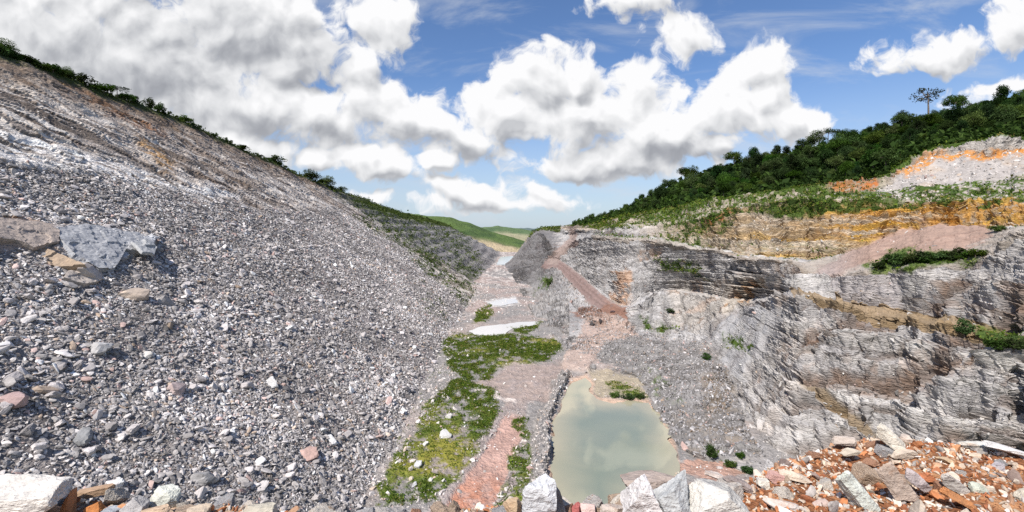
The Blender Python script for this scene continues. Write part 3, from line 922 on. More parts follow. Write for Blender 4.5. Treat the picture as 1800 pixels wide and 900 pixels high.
lgreen = np.maximum(lgreen, lmask([(690, 380), (760, 388), (820, 420), (850, 470), (842, 520), (790, 470), (740, 425)], 8) * sstep(0.05, 0.25, lB + 0.5 * lA) * 0.85)
lgreen = np.maximum(lgreen, sstep(0.95, 0.985, sfl + 0.02 * lB))
lgreen = np.maximum(lgreen, sstep(420, 640, lp[:, 1]) * sstep(0.72, 0.85, sfl + 0.1 * lB))
lgreen = np.maximum(lgreen, sstep(480, 640, lp[:, 1]) * tm.ravel() * sstep(0.1, 0.3, lB + 0.3 * lA) * sstep(0.3, 0.5, sfl) * 0.7)
lgc = lerp(np.tile(np.array([0.075, 0.10, 0.03], np.float32), (NL, 1)), (0.05, 0.065, 0.02), sstep(0.92, 0.97, sfl))
cl = cl * (1 - lgreen[:, None]) + lgc * lgreen[:, None]
cl = np.clip(cl * (1 + 0.25 * lB[:, None] + 0.15 * st2[:, None] * bed[:, None]), 0.01, 0.8)
LR, LC = LG.shape[:2]
LD = ld.reshape(LR, LC, 3)
UVLD = proj(LD)
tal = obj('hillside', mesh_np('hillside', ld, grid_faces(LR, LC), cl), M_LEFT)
tag(tal, 'steep grey rock slope of streaked beds above loose rubble', 'rock slope', kind='structure')

# ------------------------------------------------------------------ pit floor
fu = np.arange(540, 1420, 1.3)
fv = np.concatenate([np.linspace(443, 460, 30, endpoint=False), np.linspace(460, 960, 420)])
VV, UU = np.meshgrid(fv, fu, indexing='ij')
Yf = CAMZ * F0 / (VV - 400)
FG = np.stack([(UU - 900) / F0 * Yf, Yf, np.zeros_like(Yf)], -1).reshape(-1, 3).astype(np.float32)
fp2 = np.stack([UU, VV], -1).reshape(-1, 2).astype(np.float32)
fw = np.stack([fbm(FG * 0.10, 4, 0.6), fbm(FG * 0.10 + 50, 4, 0.6)], 1)
fA = fbm(FG * 0.05 + 5, 4, 0.6)
fB = fbm(FG * 0.35 + 9, 4, 0.6)
fC = fbm(FG * 0.9 + 19, 3, 0.6)
shrink = np.interp(fp2[:, 1], [460, 560, 700, 900], [0.15, 0.4, 1.0, 1.5])[:, None]
FW = fp2 + fw * 16 * shrink + fB[:, None] * 7 * shrink


def fmask(poly, soft=3.0, pts=None):
    return sstep(soft, -soft, poly_sd(FW if pts is None else pts, poly))


POND = [(1003, 673), (1028, 664), (1040, 676), (1038, 694), (1050, 703), (1090, 708), (1138, 707), (1155, 725), (1172, 752), (1183, 785), (1192, 815), (1185, 850), (1140, 880), (1120, 960), (990, 960), (972, 860), (969, 800), (972, 745), (985, 705)]
fz = fA * 0.8 + fB * 0.5 + fC * 0.16
ridge = fmask([(985, 655), (1003, 668), (984, 710), (970, 760), (968, 850), (985, 905), (940, 900), (935, 800), (955, 730)], 6)
fz += ridge * (2.8 + 1.2 * fB + 0.6 * fC)
track_poly = [(893, 726), (922, 728), (905, 795), (878, 868), (840, 930), (760, 930), (800, 865), (848, 795), (875, 750)]
trk = fmask(track_poly, 4, fp2 + fw * 6 * shrink + fB[:, None] * 3 * shrink)
FWP = fp2 + fw * 5 * shrink
sd_p = poly_sd(FWP, POND)
fz = np.where(sd_p < 6, np.minimum(fz, np.interp(sd_p, [-20, 0, 6], [-2.5, -0.02, 0.35]) + 0.2 * fB), fz)
fz -= trk * 0.35
POOL1 = [(826, 582), (850, 573), (880, 571), (905, 568), (935, 566), (950, 569), (930, 573), (897, 578), (888, 588), (840, 589)]
POOL2 = [(858, 534), (880, 527), (904, 526), (910, 532), (880, 537)]
LAKE = [(874, 465), (880, 452), (908, 450), (908, 465)]
for pl_ in (POOL1, POOL2, LAKE):
    d_ = poly_sd(fp2 + fw * 3 * shrink + fB[:, None] * 2 * shrink, pl_)
    pm_ = sstep(3.5, -1.5, d_)
    rim_ = sstep(14, 5, d_)
    fz = (np.maximum(fz, 0.22) * rim_ + fz * (1 - rim_)) * (1 - pm_) - 0.4 * pm_
pile_ = fmask([(985, 648), (1005, 605), (1030, 560), (1110, 560), (1120, 590), (1060, 612), (1032, 655)], 8)
fz += sstep(0, 1, pile_) * 2.0
fz = fz * np.interp(FG[:, 1], [100, 300, 900], [1, 0.9, 0.6])
FG[:, 2] = fz
fc = np.tile(np.array([0.26, 0.245, 0.235], np.float32), (len(FG), 1))
fc = lerp(fc, (0.36, 0.30, 0.27), sstep(-0.1, 0.4, fA) * 0.8)
far_fl = sstep(575, 540, FW[:, 1])
fc = lerp(fc, (0.38, 0.29, 0.26), far_fl * sstep(-0.3, 0.2, fA) * 0.7)
fc = lerp(fc, (0.60, 0.58, 0.56), fmask([(850, 530), (905, 522), (912, 534), (865, 540)], 2) * 0.9)
fc = lerp(fc, (0.55, 0.50, 0.46), sstep(515, 490, FW[:, 1]) * sstep(0.0, 0.3, fB) * 0.8)
pinkflat = fmask([(825, 668), (880, 660), (900, 642), (985, 630), (1000, 655), (965, 700), (935, 712), (890, 722), (875, 690)], 4)
fc = lerp(fc, (0.34, 0.27, 0.24), pinkflat * (0.75 + 0.25 * sstep(-0.3, 0.3, fC)))
fc = lerp(fc, (0.27, 0.23, 0.22), pinkflat * sstep(0.1, 0.4, fB) * 0.7)
fc = lerp(fc, (0.56, 0.50, 0.46), fmask([(822, 672), (845, 674), (880, 692), (915, 712), (905, 716), (870, 698), (830, 680)], 1.5) * 0.9)
fc = lerp(fc, (0.44, 0.29, 0.245), trk)
fc = lerp(fc, (0.44, 0.21, 0.14), trk * sstep(800, 880, FW[:, 1]) * sstep(-0.5, 0.1, fB))
fc = lerp(fc, (0.40, 0.27, 0.23), trk * sstep(0.1, 0.4, fC) * 0.6)
edge = np.clip(fmask([(880, 715), (930, 715), (915, 800), (895, 880), (850, 940), (740, 940), (785, 865), (840, 790)], 3) - trk, 0, 1)
fc = lerp(fc, (0.30, 0.25, 0.235), edge * 0.8)
fc = lerp(fc, (0.44, 0.34, 0.29), fmask([(985, 648), (1005, 605), (1030, 555), (1110, 556), (1120, 590), (1060, 612), (1032, 655)], 4) * 0.9)
fc = lerp(fc, (0.22, 0.21, 0.205), ridge * 0.9)
fc = lerp(fc, (0.18, 0.165, 0.16), ridge * sstep(0.0, 0.35, fB) * 0.7)
shore = sstep(9, 1, sd_p) * (1 - ridge)
fc = lerp(fc, (0.52, 0.36, 0.26), shore * 0.8)
penin = fmask([(1030, 655), (1130, 655), (1140, 705), (1045, 700)], 4)
fc = lerp(fc, (0.42, 0.35, 0.24), penin * 0.7 * (1 - shore))
redflat = fmask([(1225, 800), (1290, 782), (1330, 815), (1345, 845), (1250, 850), (1190, 820)], 4)
fc = lerp(fc, (0.42, 0.26, 0.20), redflat * 0.9)
GRASS = [[(776, 600), (800, 586), (835, 590), (900, 588), (985, 598), (985, 612), (955, 630), (900, 640), (872, 652), (868, 664), (822, 668), (795, 650), (785, 625)],
         [(800, 664), (822, 668), (870, 686), (874, 738), (848, 785), (800, 850), (770, 878), (700, 890), (640, 905), (672, 850), (706, 795), (742, 735), (762, 690)],
         [(910, 735), (930, 732), (928, 790), (942, 845), (945, 905), (868, 905), (886, 855), (905, 790)],
         [(838, 548), (862, 536), (868, 552), (850, 566), (832, 570)],
         [(893, 576), (930, 572), (950, 566), (945, 580), (915, 586)],
         [(1062, 674), (1080, 672), (1135, 680), (1142, 698), (1110, 698), (1070, 690)],
         [(1225, 782), (1248, 775), (1270, 795), (1262, 815), (1236, 805)]]
fg = np.zeros(len(FG), np.float32)
for k, gp in enumerate(GRASS):
    fg = np.maximum(fg, fmask(gp, 4 if k < 3 else 2))
fg *= sstep(-0.34, 0.06, fB + 0.4 * fC + 0.25 * fA)
fg *= np.where(FW[:, 1] < 588, 1, sstep(-0.75, -0.35, fA + 0.5 * fB))
gcl = np.tile(np.array([0.10, 0.135, 0.03], np.float32), (len(FG), 1))
gcl = lerp(gcl, (0.21, 0.20, 0.04), sstep(0.0, 0.4, fA))
gcl = lerp(gcl, (0.045, 0.075, 0.015), sstep(0.0, 0.45, -fA))
gcl = lerp(gcl, (0.30, 0.24, 0.12), fmask([(900, 592), (945, 592), (935, 615), (905, 622)], 5) * 0.6)
gcl = lerp(gcl, (0.33, 0.28, 0.12), fmask([(1060, 668), (1120, 668), (1128, 684), (1068, 684)], 4) * 0.8)
fc = fc * (1 - fg[:, None]) + gcl * fg[:, None]
fc = np.clip(fc * (1 + 0.22 * fB[:, None] + 0.2 * fC[:, None]), 0.01, 0.8)
FR, FC_ = UU.shape
ground = obj('ground', mesh_np('ground', FG, grid_faces(FR, FC_), fc), M_FLOOR)
tag(ground, 'pit floor of pinkish mud, grey rubble and grass patches', 'ground', kind='structure')
FD = FG.reshape(FR, FC_, 3)

# the wide sheet of country round the pit
r_ = np.concatenate([[5], np.geomspace(60, 9000, 30)])
th = np.linspace(0, 2 * math.pi, 73)
bx = np.outer(r_, np.sin(th))
by = np.outer(r_, np.cos(th)) + 300
bz = np.full_like(bx, -12.0)
bs = np.stack([bx, by, bz], -1).reshape(-1, 3)
bs[:, 2] += fbm(bs * 0.0012, 3) * np.clip((np.hypot(bs[:, 0], bs[:, 1]) - 900) / 20, 0, 8)
bco = lerp(np.tile(np.array([0.10, 0.14, 0.04], np.float32), (len(bs), 1)), (0.22, 0.20, 0.10), sstep(0, 0.5, fbm(bs * 0.004, 3)))
terr = obj('terrain', mesh_np('terrain', bs, grid_faces(len(r_), len(th)), bco), M_FAR)
tag(terr, 'green lowland spreading to the horizon beyond the pit', 'terrain', kind='structure')

# ------------------------------------------------------------------ water
def water(name, poly, z, mat, colr, label, edge_col=None, jit=1.5):
    fine = []
    for i, (u, v) in enumerate(poly):          # uneven shoreline
        u2, v2 = poly[(i + 1) % len(poly)]
        n_ = max(2, int(math.hypot(u2 - u, v2 - v) / 4))
        for k in range(n_):
            t = k / n_
            fine.append((u + (u2 - u) * t, v + (v2 - v) * t))
    pts = np.array([P(u, v, CAMZ * F0 / (v - 400)) for u, v in fine])
    pts[:, 0] += fbm(pts * 0.15 + 3, 3) * jit
    pts[:, 1] += fbm(pts * 0.15 + 33, 3) * jit * 2
    bm = bmesh.new()
    vs = [bm.verts.new((p[0], p[1], z)) for p in pts]
    f = bm.faces.new(vs)
    if f.normal.z < 0:
        f.normal_flip()
    bmesh.ops.triangulate(bm, faces=bm.faces[:])
    bmesh.ops.subdivide_edges(bm, edges=bm.edges[:], cuts=3, use_grid_fill=True)
    me = bpy.data.meshes.new(name)
    bm.to_mesh(me)
    bm.free()
    V = np.empty(len(me.vertices) * 3, np.float32)
    me.vertices.foreach_get('co', V)
    V = V.reshape(-1, 3)
    c = np.tile(np.array([*colr, 1.0], np.float32), (len(V), 1))
    if edge_col is not None:
        d = -poly_sd(V[:, :2], pts[:, :2])
        e = sstep(9.0, 0.5, d + 2.5 * fbm(V * 0.12, 3))
        c[:, :3] = c[:, :3] * (1 - e[:, None]) + np.array(edge_col) * e[:, None]
    at = me.color_attributes.new('Col', 'FLOAT_COLOR', 'POINT')
    at.data.foreach_set('color', c.ravel())
    o = obj(name, me, mat)
    tag(o, label, 'water', kind='structure')
    return o


grow = [(u + (u - 1070) * 0.03, v + (v - 780) * 0.02) for u, v in POND]
water('water', POND, 0.02, M_POND, (0.205, 0.23, 0.18), 'murky pale green pond on the pit floor', (0.40, 0.36, 0.25), jit=2.0)
bigger = lambda pl, k: [(np.mean([p[0] for p in pl]) + (u - np.mean([p[0] for p in pl])) * k, np.mean([p[1] for p in pl]) + (v - np.mean([p[1] for p in pl])) * k) for u, v in pl]
water('water', bigger(POOL1, 1.12), 0.08, M_POOL, (0.60, 0.58, 0.56), 'shallow whitish pool behind the larger grass patch')
water('water', bigger(POOL2, 1.15), 0.08, M_POOL, (0.62, 0.60, 0.58), 'small white puddle far along the pit floor')
water('water', bigger(LAKE, 1.05), 0.12, M_POOL, (0.50, 0.54, 0.57), 'pale lake at the far end of the pit')

# ------------------------------------------------------------------ far hills
def far_hill(crest, Yc, vfoot, Yf_, cols, label, amp, seed):
    cu = np.array([c[0] for c in crest], float)
    cv = np.array([c[1] for c in crest], float)
    u = np.linspace(cu[0], cu[-1], 320)
    v = np.interp(u, cu, cv)
    zz = u * 0
    v = v + 1.2 * fbm(np.stack([u / 14.0, zz + seed, zz], 1), 4)
    R = []
    for t in np.linspace(0, 1, 110):
        Y = 1.0 / ((1 - t) / Yf_ + t / Yc)
        vv = vfoot * (1 - t) + v * t
        R.append(np.stack([(u - 900) / F0 * Y, Y + zz, CAMZ - (vv - 400) / F0 * Y], 1))
    for k in (60, 250, 700):
        q = R[109].copy()
        q[:, 1] += k
        q[:, 0] *= q[:, 1] / (q[:, 1] - k)
        q[:, 2] -= k * 0.12
        R.append(q)
    G = np.array(R, np.float32)
    p = G.reshape(-1, 3).copy()
    n = grid_normals(G).reshape(-1, 3)
    if n[:, 2].mean() < 0:
        n = -n
    p += n * (fbm(p * 0.012 + seed, 4) * amp)[:, None]
    tt = np.repeat(np.concatenate([np.linspace(0, 1, 110), [1, 1, 1]])[:, None], 320, 1).ravel()
    nz = fbm(p * 0.01 + 3, 4)
    c = np.tile(np.array(cols[0], np.float32), (len(p), 1))
    c = lerp(c, cols[1], sstep(-0.1, 0.3, nz))
    c = lerp(c, cols[2], sstep(0.80, 0.62, tt + 0.12 * nz) * (1 if cols[3] else 0))
    o = obj('hill', mesh_np('hill', p, grid_faces(113, 320), c), M_FAR)
    tag(o, label, 'hill', kind='structure')


far_hill([(560, 366), (690, 373), (740, 379), (790, 384), (815, 390), (845, 400), (880, 412), (915, 424), (960, 440), (1010, 450)], 1450, 474, 980,
         [(0.085, 0.13, 0.04), (0.05, 0.085, 0.03), (0.42, 0.34, 0.22), True], 'green grassy ridge beyond the end of the pit', 10, 3)
far_hill([(700, 400), (800, 402), (850, 401), (875, 398), (905, 402), (950, 408), (1100, 412), (1300, 415)], 2300, 432, 1600,
         [(0.10, 0.15, 0.07), (0.06, 0.10, 0.05), (0.30, 0.28, 0.18), True], 'low wooded hill behind the green ridge', 12, 8)
far_hill([(500, 401), (800, 404), (900, 401), (930, 401), (960, 402), (1200, 404)], 5200, 416, 3600,
         [(0.12, 0.16, 0.15), (0.10, 0.14, 0.14), (0.1, 0.1, 0.1), False], 'bluish distant hill on the horizon', 20, 14)  # blue of the distant haze is put into the base colours
# ------------------------------------------------------------------ rocks
def ico(level):
    bm = bmesh.new()
    bmesh.ops.create_icosphere(bm, subdivisions=level, radius=1.0)
    V = np.array([v.co[:] for v in bm.verts], np.float32)
    F = np.array([[v.index for v in f.verts] for f in bm.faces], np.int32)
    bm.free()
    return V / np.linalg.norm(V, axis=1, keepdims=True), F


ICO = {k: ico(k) for k in (1, 2, 3, 5, 6)}


def cut_rock(level, seed, npl=9, box=0.75, rough=0.05, fine=0.02, strata=0.0, lo=0.72):
    """a boulder: a ball cut by planes, roughened; extends about 1 in every direction"""
    r = np.random.default_rng(seed)
    V, F = ICO[level]
    nrm = r.normal(size=(npl, 3))
    nrm /= np.linalg.norm(nrm, axis=1, keepdims=True)
    ax = np.vstack([np.eye(3), -np.eye(3)]) + r.normal(size=(6, 3)) * 0.22
    ax /= np.linalg.norm(ax, axis=1, keepdims=True)
    pl = np.vstack([nrm, ax])
    d = np.concatenate([r.uniform(lo, 1.15, npl), r.uniform(0.62, 0.95, 6) * box / 0.75])
    c = V @ pl.T
    rad = np.where(c > 0.05, d[None] / np.maximum(c, 0.05), 9).min(1)
    rad = np.minimum(rad, 1.35)
    p = V * rad[:, None]
    if rough:
        p = p + V * (fbm(p * 2.2 + seed % 97, 4, 0.6) * rough)[:, None]
    if fine:
        p = p + V * (fbm(p * 9 + seed % 53, 3, 0.6) * fine)[:, None]
    if strata:
        q = p @ np.array([0.25, 0.2, 1.0]) * 6 + fbm(p * 1.5, 2) * 0.8
        p = p * (1 + strata * (hash3(np.stack([np.floor(q), q * 0, q * 0 + seed % 31], 1)) - 0.5))[:, None]
    ext = np.abs(p).max(0)
    return (p / ext).astype(np.float32), F


def rand_rot(n, r, tilt=None):
    q = r.normal(size=(n, 4))
    q /= np.linalg.norm(q, axis=1, keepdims=True)
    w, x, y, z = q.T
    return np.stack([np.stack([1 - 2 * (y * y + z * z), 2 * (x * y - z * w), 2 * (x * z + y * w)], -1),
                     np.stack([2 * (x * y + z * w), 1 - 2 * (x * x + z * z), 2 * (y * z - x * w)], -1),
                     np.stack([2 * (x * z - y * w), 2 * (y * z + x * w), 1 - 2 * (x * x + y * y)], -1)], 1).astype(np.float32)


def sample_grid(G, weight, n, r):
    """n random points of grid G (R,C,3) with per-cell weight (R-1,C-1) times area"""
    a = G[1:, :-1] - G[:-1, :-1]
    b = G[:-1, 1:] - G[:-1, :-1]
    area = np.linalg.norm(np.cross(a, b), axis=-1)
    w = (area * weight).ravel().astype(np.float64)
    tot = w.sum()
    if tot <= 0:
        return np.zeros((0, 3), np.float32), tot
    idx = np.searchsorted(np.cumsum(w), r.random(n) * tot)
    idx = np.minimum(idx, len(w) - 1)
    i, j = np.divmod(idx, G.shape[1] - 1)
    s = r.random((n, 1))
    t = r.random((n, 1))
    p = G[i, j] * (1 - s) * (1 - t) + G[i + 1, j] * s * (1 - t) + G[i, j + 1] * (1 - s) * t + G[i + 1, j + 1] * s * t
    return p.astype(np.float32), tot


VAR0 = [cut_rock(1, 100 + k, 7, rough=0.14, fine=0, lo=0.45)[0] for k in range(30)]
VAR1 = [cut_rock(2, 200 + k, 7, rough=0.06, fine=0.02, lo=0.45)[0] for k in range(20)]


def lying_rot(n, r, nrm, jit):
    w = np.array(nrm, float)[None] + r.normal(0, jit, (n, 3))
    w /= np.linalg.norm(w, axis=1, keepdims=True)
    t = r.normal(size=(n, 3)) * np.array([0.6, 1.0, 0.5])
    u = np.cross(t, w)
    u /= np.linalg.norm(u, axis=1, keepdims=True)
    v = np.cross(w, u)
    return np.stack([u, v, w], -1).astype(np.float32)


def scatter_rocks(name, pos, size, colr, mat, r, hi=0.0, lie=None, jit=0.45):
    """all stones of one loose heap as one mesh"""
    n = len(pos)
    Rm = rand_rot(n, r) if lie is None else lying_rot(n, r, lie, jit)
    sc = np.stack([size * r.uniform(0.9, 1.6, n), size * r.uniform(0.5, 0.95, n), size * r.uniform(0.25, 0.55, n)], 1) * 0.5
    Vs, Fs, Cs = [], [], []
    off = 0
    big = size > hi
    for sel, var, F in ((~big, VAR0, ICO[1][1]), (big, VAR1, ICO[2][1])):
        ii = np.nonzero(sel)[0]
        if not len(ii):
            continue
        vb = np.array(var)[r.integers(0, len(var), len(ii))]
        v = np.einsum('nij,nkj->nki', Rm[ii], vb * sc[ii][:, None, :]) + pos[ii][:, None, :]
        k = v.shape[1]
        f = F[None] + (np.arange(len(ii)) * k)[:, None, None] + off
        off += len(ii) * k
        Vs.append(v.reshape(-1, 3))
        Fs.append(f.reshape(-1, 3))
        Cs.append(np.repeat(colr[ii], k, 0))
    return obj(name, mesh_np(name, np.concatenate(Vs), np.concatenate(Fs), np.concatenate(Cs)), mat)


def grey_cols(n, r, base=(0.365, 0.342, 0.332), spread=0.5):
    b = np.tile(np.array(base, np.float32), (n, 1)) * np.exp(r.normal(0, spread, (n, 1)) * 0.75)
    w = r.random(n)
    b = lerp(b, (0.50, 0.34, 0.30), ((w < 0.035)).astype(np.float32) * 0.7)
    b = lerp(b, (0.42, 0.30, 0.20), ((w > 0.96)).astype(np.float32) * 0.6)
    return np.clip(b, 0.05, 0.72)


def cellw(a, shape):
    return a.reshape(shape)[:-1, :-1]


# rubble of the left slope (uncountable) and its largest boulders (things)
inview = ((UVL[:, 0] > -60) & (UVL[:, 1] < 930)).astype(np.float32)
wl_t = talus_l * inview * (lp[:, 1] > 45) * (lp[:, 1] < 560) * (sfl < 0.75) * (sfl > -0.05)
wl_t = wl_t * (1 - 0.75 * lgreen)
wl_b = (1 - talus_l) * inview * (lp[:, 1] < 420) * (sfl < 0.9) * 0.025 * sstep(0.0, 0.3, -st1)
Yl = lp[:, 1]
pos_all, size_all = [], []
for d, dens, ymax in ((2.3, 0.030, 560), (1.7, 0.10, 560), (1.2, 0.24, 520), (0.9, 0.38, 430), (0.68, 0.42, 300), (0.48, 0.38, 190), (0.36, 0.32, 125)):
    sort = sstep(-0.35, 0.25, 0.6 * lA + 0.8 * fbm(np.stack([lp[:, 1] * 0.07, lp[:, 2] * 0.012, lp[:, 2] * 0], 1) + 60, 3)) if d > 1.2 else sstep(0.55, -0.25, lA)
    wgt = (wl_t * (0.25 + 1.1 * sort) + wl_b * (d < 1.5)) * (Yl < ymax)
    p, tot = sample_grid(LD, cellw(wgt, (LR, LC)), 1, rng)
    n = int(tot * dens / (d * d) * 1.0)
    p, tot = sample_grid(LD, cellw(wgt, (LR, LC)), n, rng)
    pos_all.append(p)
    size_all.append(d * np.exp(rng.normal(0, 0.16, n)))
pos_l = np.concatenate(pos_all)
siz_l = np.concatenate(size_all).astype(np.float32)
print('left rubble', len(pos_l))
cols_l = grey_cols(len(pos_l), rng)
cols_l = np.clip(cols_l * (1 + 0.55 * fbm(pos_l * 0.05 + 7, 4, 0.6) + 0.25 * fbm(pos_l * 0.3, 2))[:, None], 0.04, 0.72)
rub = scatter_rocks('rubble', pos_l + np.array([0.1, 0, 0.08], np.float32) * siz_l[:, None], siz_l, cols_l, M_RUB, rng, hi=1.2, lie=(0.45, -0.1, 0.88))
tag(rub, 'loose grey rubble covering the steep slope', 'rubble', kind='stuff')

BV = []
for k in range(10):
    v, f = cut_rock(3, 300 + k, 8, rough=0.07, fine=0.035, strata=0.03, lo=0.5)
    BV.append(mesh_np('boulder', v, f))
    BV[-1].materials.append(M_BOULDER)


def put_boulder(p, size, colr, label, group, r, name='boulder', flat=0.65, mesh=None, rot=None, mat=None):
    o = bpy.data.objects.new(name, mesh or BV[r.integers(0, len(BV))])
    C.objects.link(o)
    o.location = p
    o.scale = (size * r.uniform(0.45, 0.62), size * r.uniform(0.38, 0.5), size * flat * r.uniform(0.38, 0.5))
    o.rotation_euler = rot if rot is not None else (r.uniform(-0.6, 0.6), r.uniform(-0.2, 0.9), r.uniform(0, 6.28))
    o.color = (*colr, 1)
    tag(o, label, 'boulder', group)
    return o


rb = np.random.default_rng(77)
pb, _ = sample_grid(LD, cellw(wl_t * (Yl < 260) * (1.0 / np.maximum(Yl, 60)) ** 1.2, (LR, LC)), 215, rb)
for q in pb:
    c = np.array((0.43, 0.40, 0.395)) * np.exp(rb.normal(0, 0.3))
    put_boulder(q + np.array([0.2, 0, 0.3]), rb.uniform(1.9, 2.9) * (0.75 + q[1] / 600), np.clip(c, 0.1, 0.65), 'larger grey boulder lying among the rubble of the steep slope', 'larger boulders in the rubble slope', rb)


# ------------------------------------------------------------------ picking points of the built ground
def on_grid(G, UVg, u, v, tol=4.0):
    d = (UVg[..., 0] - u) ** 2 + (UVg[..., 1] - v) ** 2
    near = d < max(tol * tol, d.min() * 1.2 + 0.5)
    yy = np.where(near, G[..., 1], 1e9)
    i = np.unravel_index(np.argmin(yy), yy.shape)
    return G[i].astype(float)


FDUV = proj(FD)
on_right = lambda u, v: on_grid(RD, UVD, u, v)
on_left = lambda u, v: on_grid(LD, UVLD, u, v)
on_floor = lambda u, v: on_grid(FD, FDUV, u, v)

# singled-out boulders
for (fn, u, v, px, colr, label) in [
    (on_floor, 791, 731, 17, (0.62, 0.60, 0.58), 'pale white boulder at the upper end of the near grass patch'),
    (on_floor, 784, 764, 26, (0.62, 0.61, 0.60), 'broad white boulder in the middle of the near grass'),
    (on_floor, 751, 780, 15, (0.66, 0.64, 0.60), 'pointed white boulder on green grass near the rubble edge'),
    (on_floor, 738, 818, 22, (0.55, 0.55, 0.56), 'light grey boulder half sunk in grass at the slope foot'),
    (on_floor, 722, 838, 14, (0.60, 0.52, 0.42), 'small cream boulder just below the light grey one'),
    (on_floor, 759, 841, 13, (0.66, 0.64, 0.60), 'small white boulder in the lower grass'),
    (on_floor, 730, 850, 16, (0.50, 0.50, 0.52), 'grey boulder near the bottom of the grass strip'),
    (on_floor, 781, 842, 11, (0.62, 0.60, 0.56), 'little pale boulder beside the red track'),
    (on_floor, 990, 655, 10, (0.10, 0.09, 0.09), 'dark boulder at the top of the pond embankment'),
    (on_right, 1042, 568, 11, (0.06, 0.055, 0.055), 'dark rock heaped at the foot of the haul road'),
    (on_right, 1052, 565, 9, (0.07, 0.06, 0.06), 'small dark rock beside the dark heap below the haul road'),
    (on_right, 1076, 545, 9, (0.12, 0.08, 0.08), 'dark reddish rock on the red bend of the haul road'),
    (on_left, 548, 803, 34, (0.55, 0.38, 0.33), 'pink flat boulder low in the grey rubble'),
    (on_left, 22, 708, 44, (0.50, 0.36, 0.34), 'rounded pinkish boulder at the edge of the rubble slope'),
    (on_left, 480, 674, 22, (0.60, 0.59, 0.58), 'smooth whitish boulder in the middle of the rubble slope'),
    (on_left, 360, 845, 46, (0.34, 0.33, 0.33), 'long grey boulder low on the rubble slope'),
    (on_left, 260, 622, 24, (0.60, 0.58, 0.56), 'bright pale boulder high in the rubble slope'),
    (on_left, 310, 686, 34, (0.52, 0.42, 0.40), 'broad mauve boulder in the centre of the rubble'),
    (on_left, 180, 616, 40, (0.46, 0.45, 0.45), 'wide flat grey boulder on the upper rubble'),
    (on_left, 235, 522, 42, (0.56, 0.46, 0.38), 'tan tilted boulder just under the bluish slab'),
    (on_left, 160, 484, 46, (0.52, 0.45, 0.40), 'pale broken boulder resting below the bluish slab'),
    (on_left, 150, 768, 36, (0.30, 0.30, 0.30), 'blocky dark grey boulder above the white foreground rock'),
]:
    q = fn(u, v)
    put_boulder(q + np.array([0, 0, 0.08 * px * q[1] / F0]), (0.8 if fn is on_floor else 1.0) * px * q[1] / F0, [c_ * 0.85 for c_ in colr], label, None, rb, flat=0.8)

# big bedrock slabs that stick out of the left slope
def slope_slab(poly, lift, thick, colr, label, seed, tilt=(0.58, 0.0, 0.815)):
    poly = np.array(poly, float)
    c = on_left(*poly.mean(0))
    n = np.array(tilt)
    n /= np.linalg.norm(n)
    o0 = c + n * lift
    eye = np.array([0, 0, CAMZ])
    pts = []
    for u, v in poly:
        d = np.array([(u - 900) / F0, 1.0, -(v - 400) / F0])
        t = ((o0 - eye) @ n) / (d @ n)
        pts.append(eye + d * t)
    org = np.mean(pts, 0)
    bm = bmesh.new()
    top = [bm.verts.new(tuple(p - org)) for p in pts]
    bot = [bm.verts.new(tuple((p - org) * 1.04 - n * thick)) for p in pts]
    bm.faces.new(top)
    bm.faces.new(bot[::-1])
    k = len(pts)
    for i in range(k):
        bm.faces.new((top[i], bot[i], bot[(i + 1) % k], top[(i + 1) % k]))
    bmesh.ops.recalc_face_normals(bm, faces=bm.faces[:])
    bmesh.ops.triangulate(bm, faces=bm.faces[:])
    for _ in range(5):
        es = [e for e in bm.edges if e.calc_length() > 0.55]
        if not es:
            break
        bmesh.ops.subdivide_edges(bm, edges=es, cuts=1)
        bmesh.ops.triangulate(bm, faces=bm.faces[:])
    V = np.array([v.co[:] for v in bm.verts], np.float32)
    q = V * 0.45 + seed
    dn = fbm(q, 4, 0.6) * 0.45
    lay_ = np.floor((V @ n + 0.4 * fbm(V * 0.3 + seed, 2)) / 0.5)
    sd = hash3(np.stack([lay_, lay_ * 0 + seed, lay_ * 0], 1)) - 0.5
    stp = hash3(np.floor(np.stack([V[:, 1] / 2.6 + V[:, 0] / 5 + 0.6 * fbm(V * 0.4, 2), V[:, 2] * 0.0, V[:, 0] / 4.5 + 0.5 * fbm(V * 0.4 + 9, 2)], 1)) + seed) - 0.5
    V2 = V + n[None] * (dn + 0.55 * stp)[:, None] + V * (sd * 0.05)[:, None]
    for i, v in enumerate(bm.verts):
        v.co = V2[i]
    me = bpy.data.meshes.new('rock_slab')
    bm.to_mesh(me)
    bm.free()
    me.materials.append(M_SLAB)
    o = obj('rock_slab', me)
    o.location = org
    o.color = (*colr, 1)
    tag(o, label, 'rock slab')


slope_slab([(100, 398), (150, 392), (205, 400), (262, 414), (274, 436), (240, 441), (222, 436), (203, 470), (175, 470), (130, 448), (108, 425)], 0.7, 3.2, (0.345, 0.35, 0.365), 'big bluish grey rock slab jutting from the slope', 3)
slope_slab([(-60, 380), (20, 384), (75, 390), (104, 404), (104, 424), (62, 432), (30, 420), (-60, 418)], 0.6, 3.5, (0.37, 0.31, 0.27), 'pinkish tan rock slab with fractured edges', 5)
slope_slab([(46, 440), (70, 434), (110, 446), (150, 466), (96, 466), (44, 464)], 0.6, 3.0, (0.38, 0.29, 0.21), 'orange tan block under the pinkish slab', 8, (0.35, -0.5, 0.8))
slope_slab([(232, 424), (262, 420), (276, 434), (272, 446), (250, 444)], 2.1, 0.8, (0.38, 0.385, 0.39), 'small flat slab lying on the edge of the bluish one', 11)
slope_slab([(120, 476), (160, 478), (176, 492), (150, 498), (112, 488)], 0.9, 1.6, (0.42, 0.37, 0.33), 'cream broken slab at the foot of the bluish slab', 13)

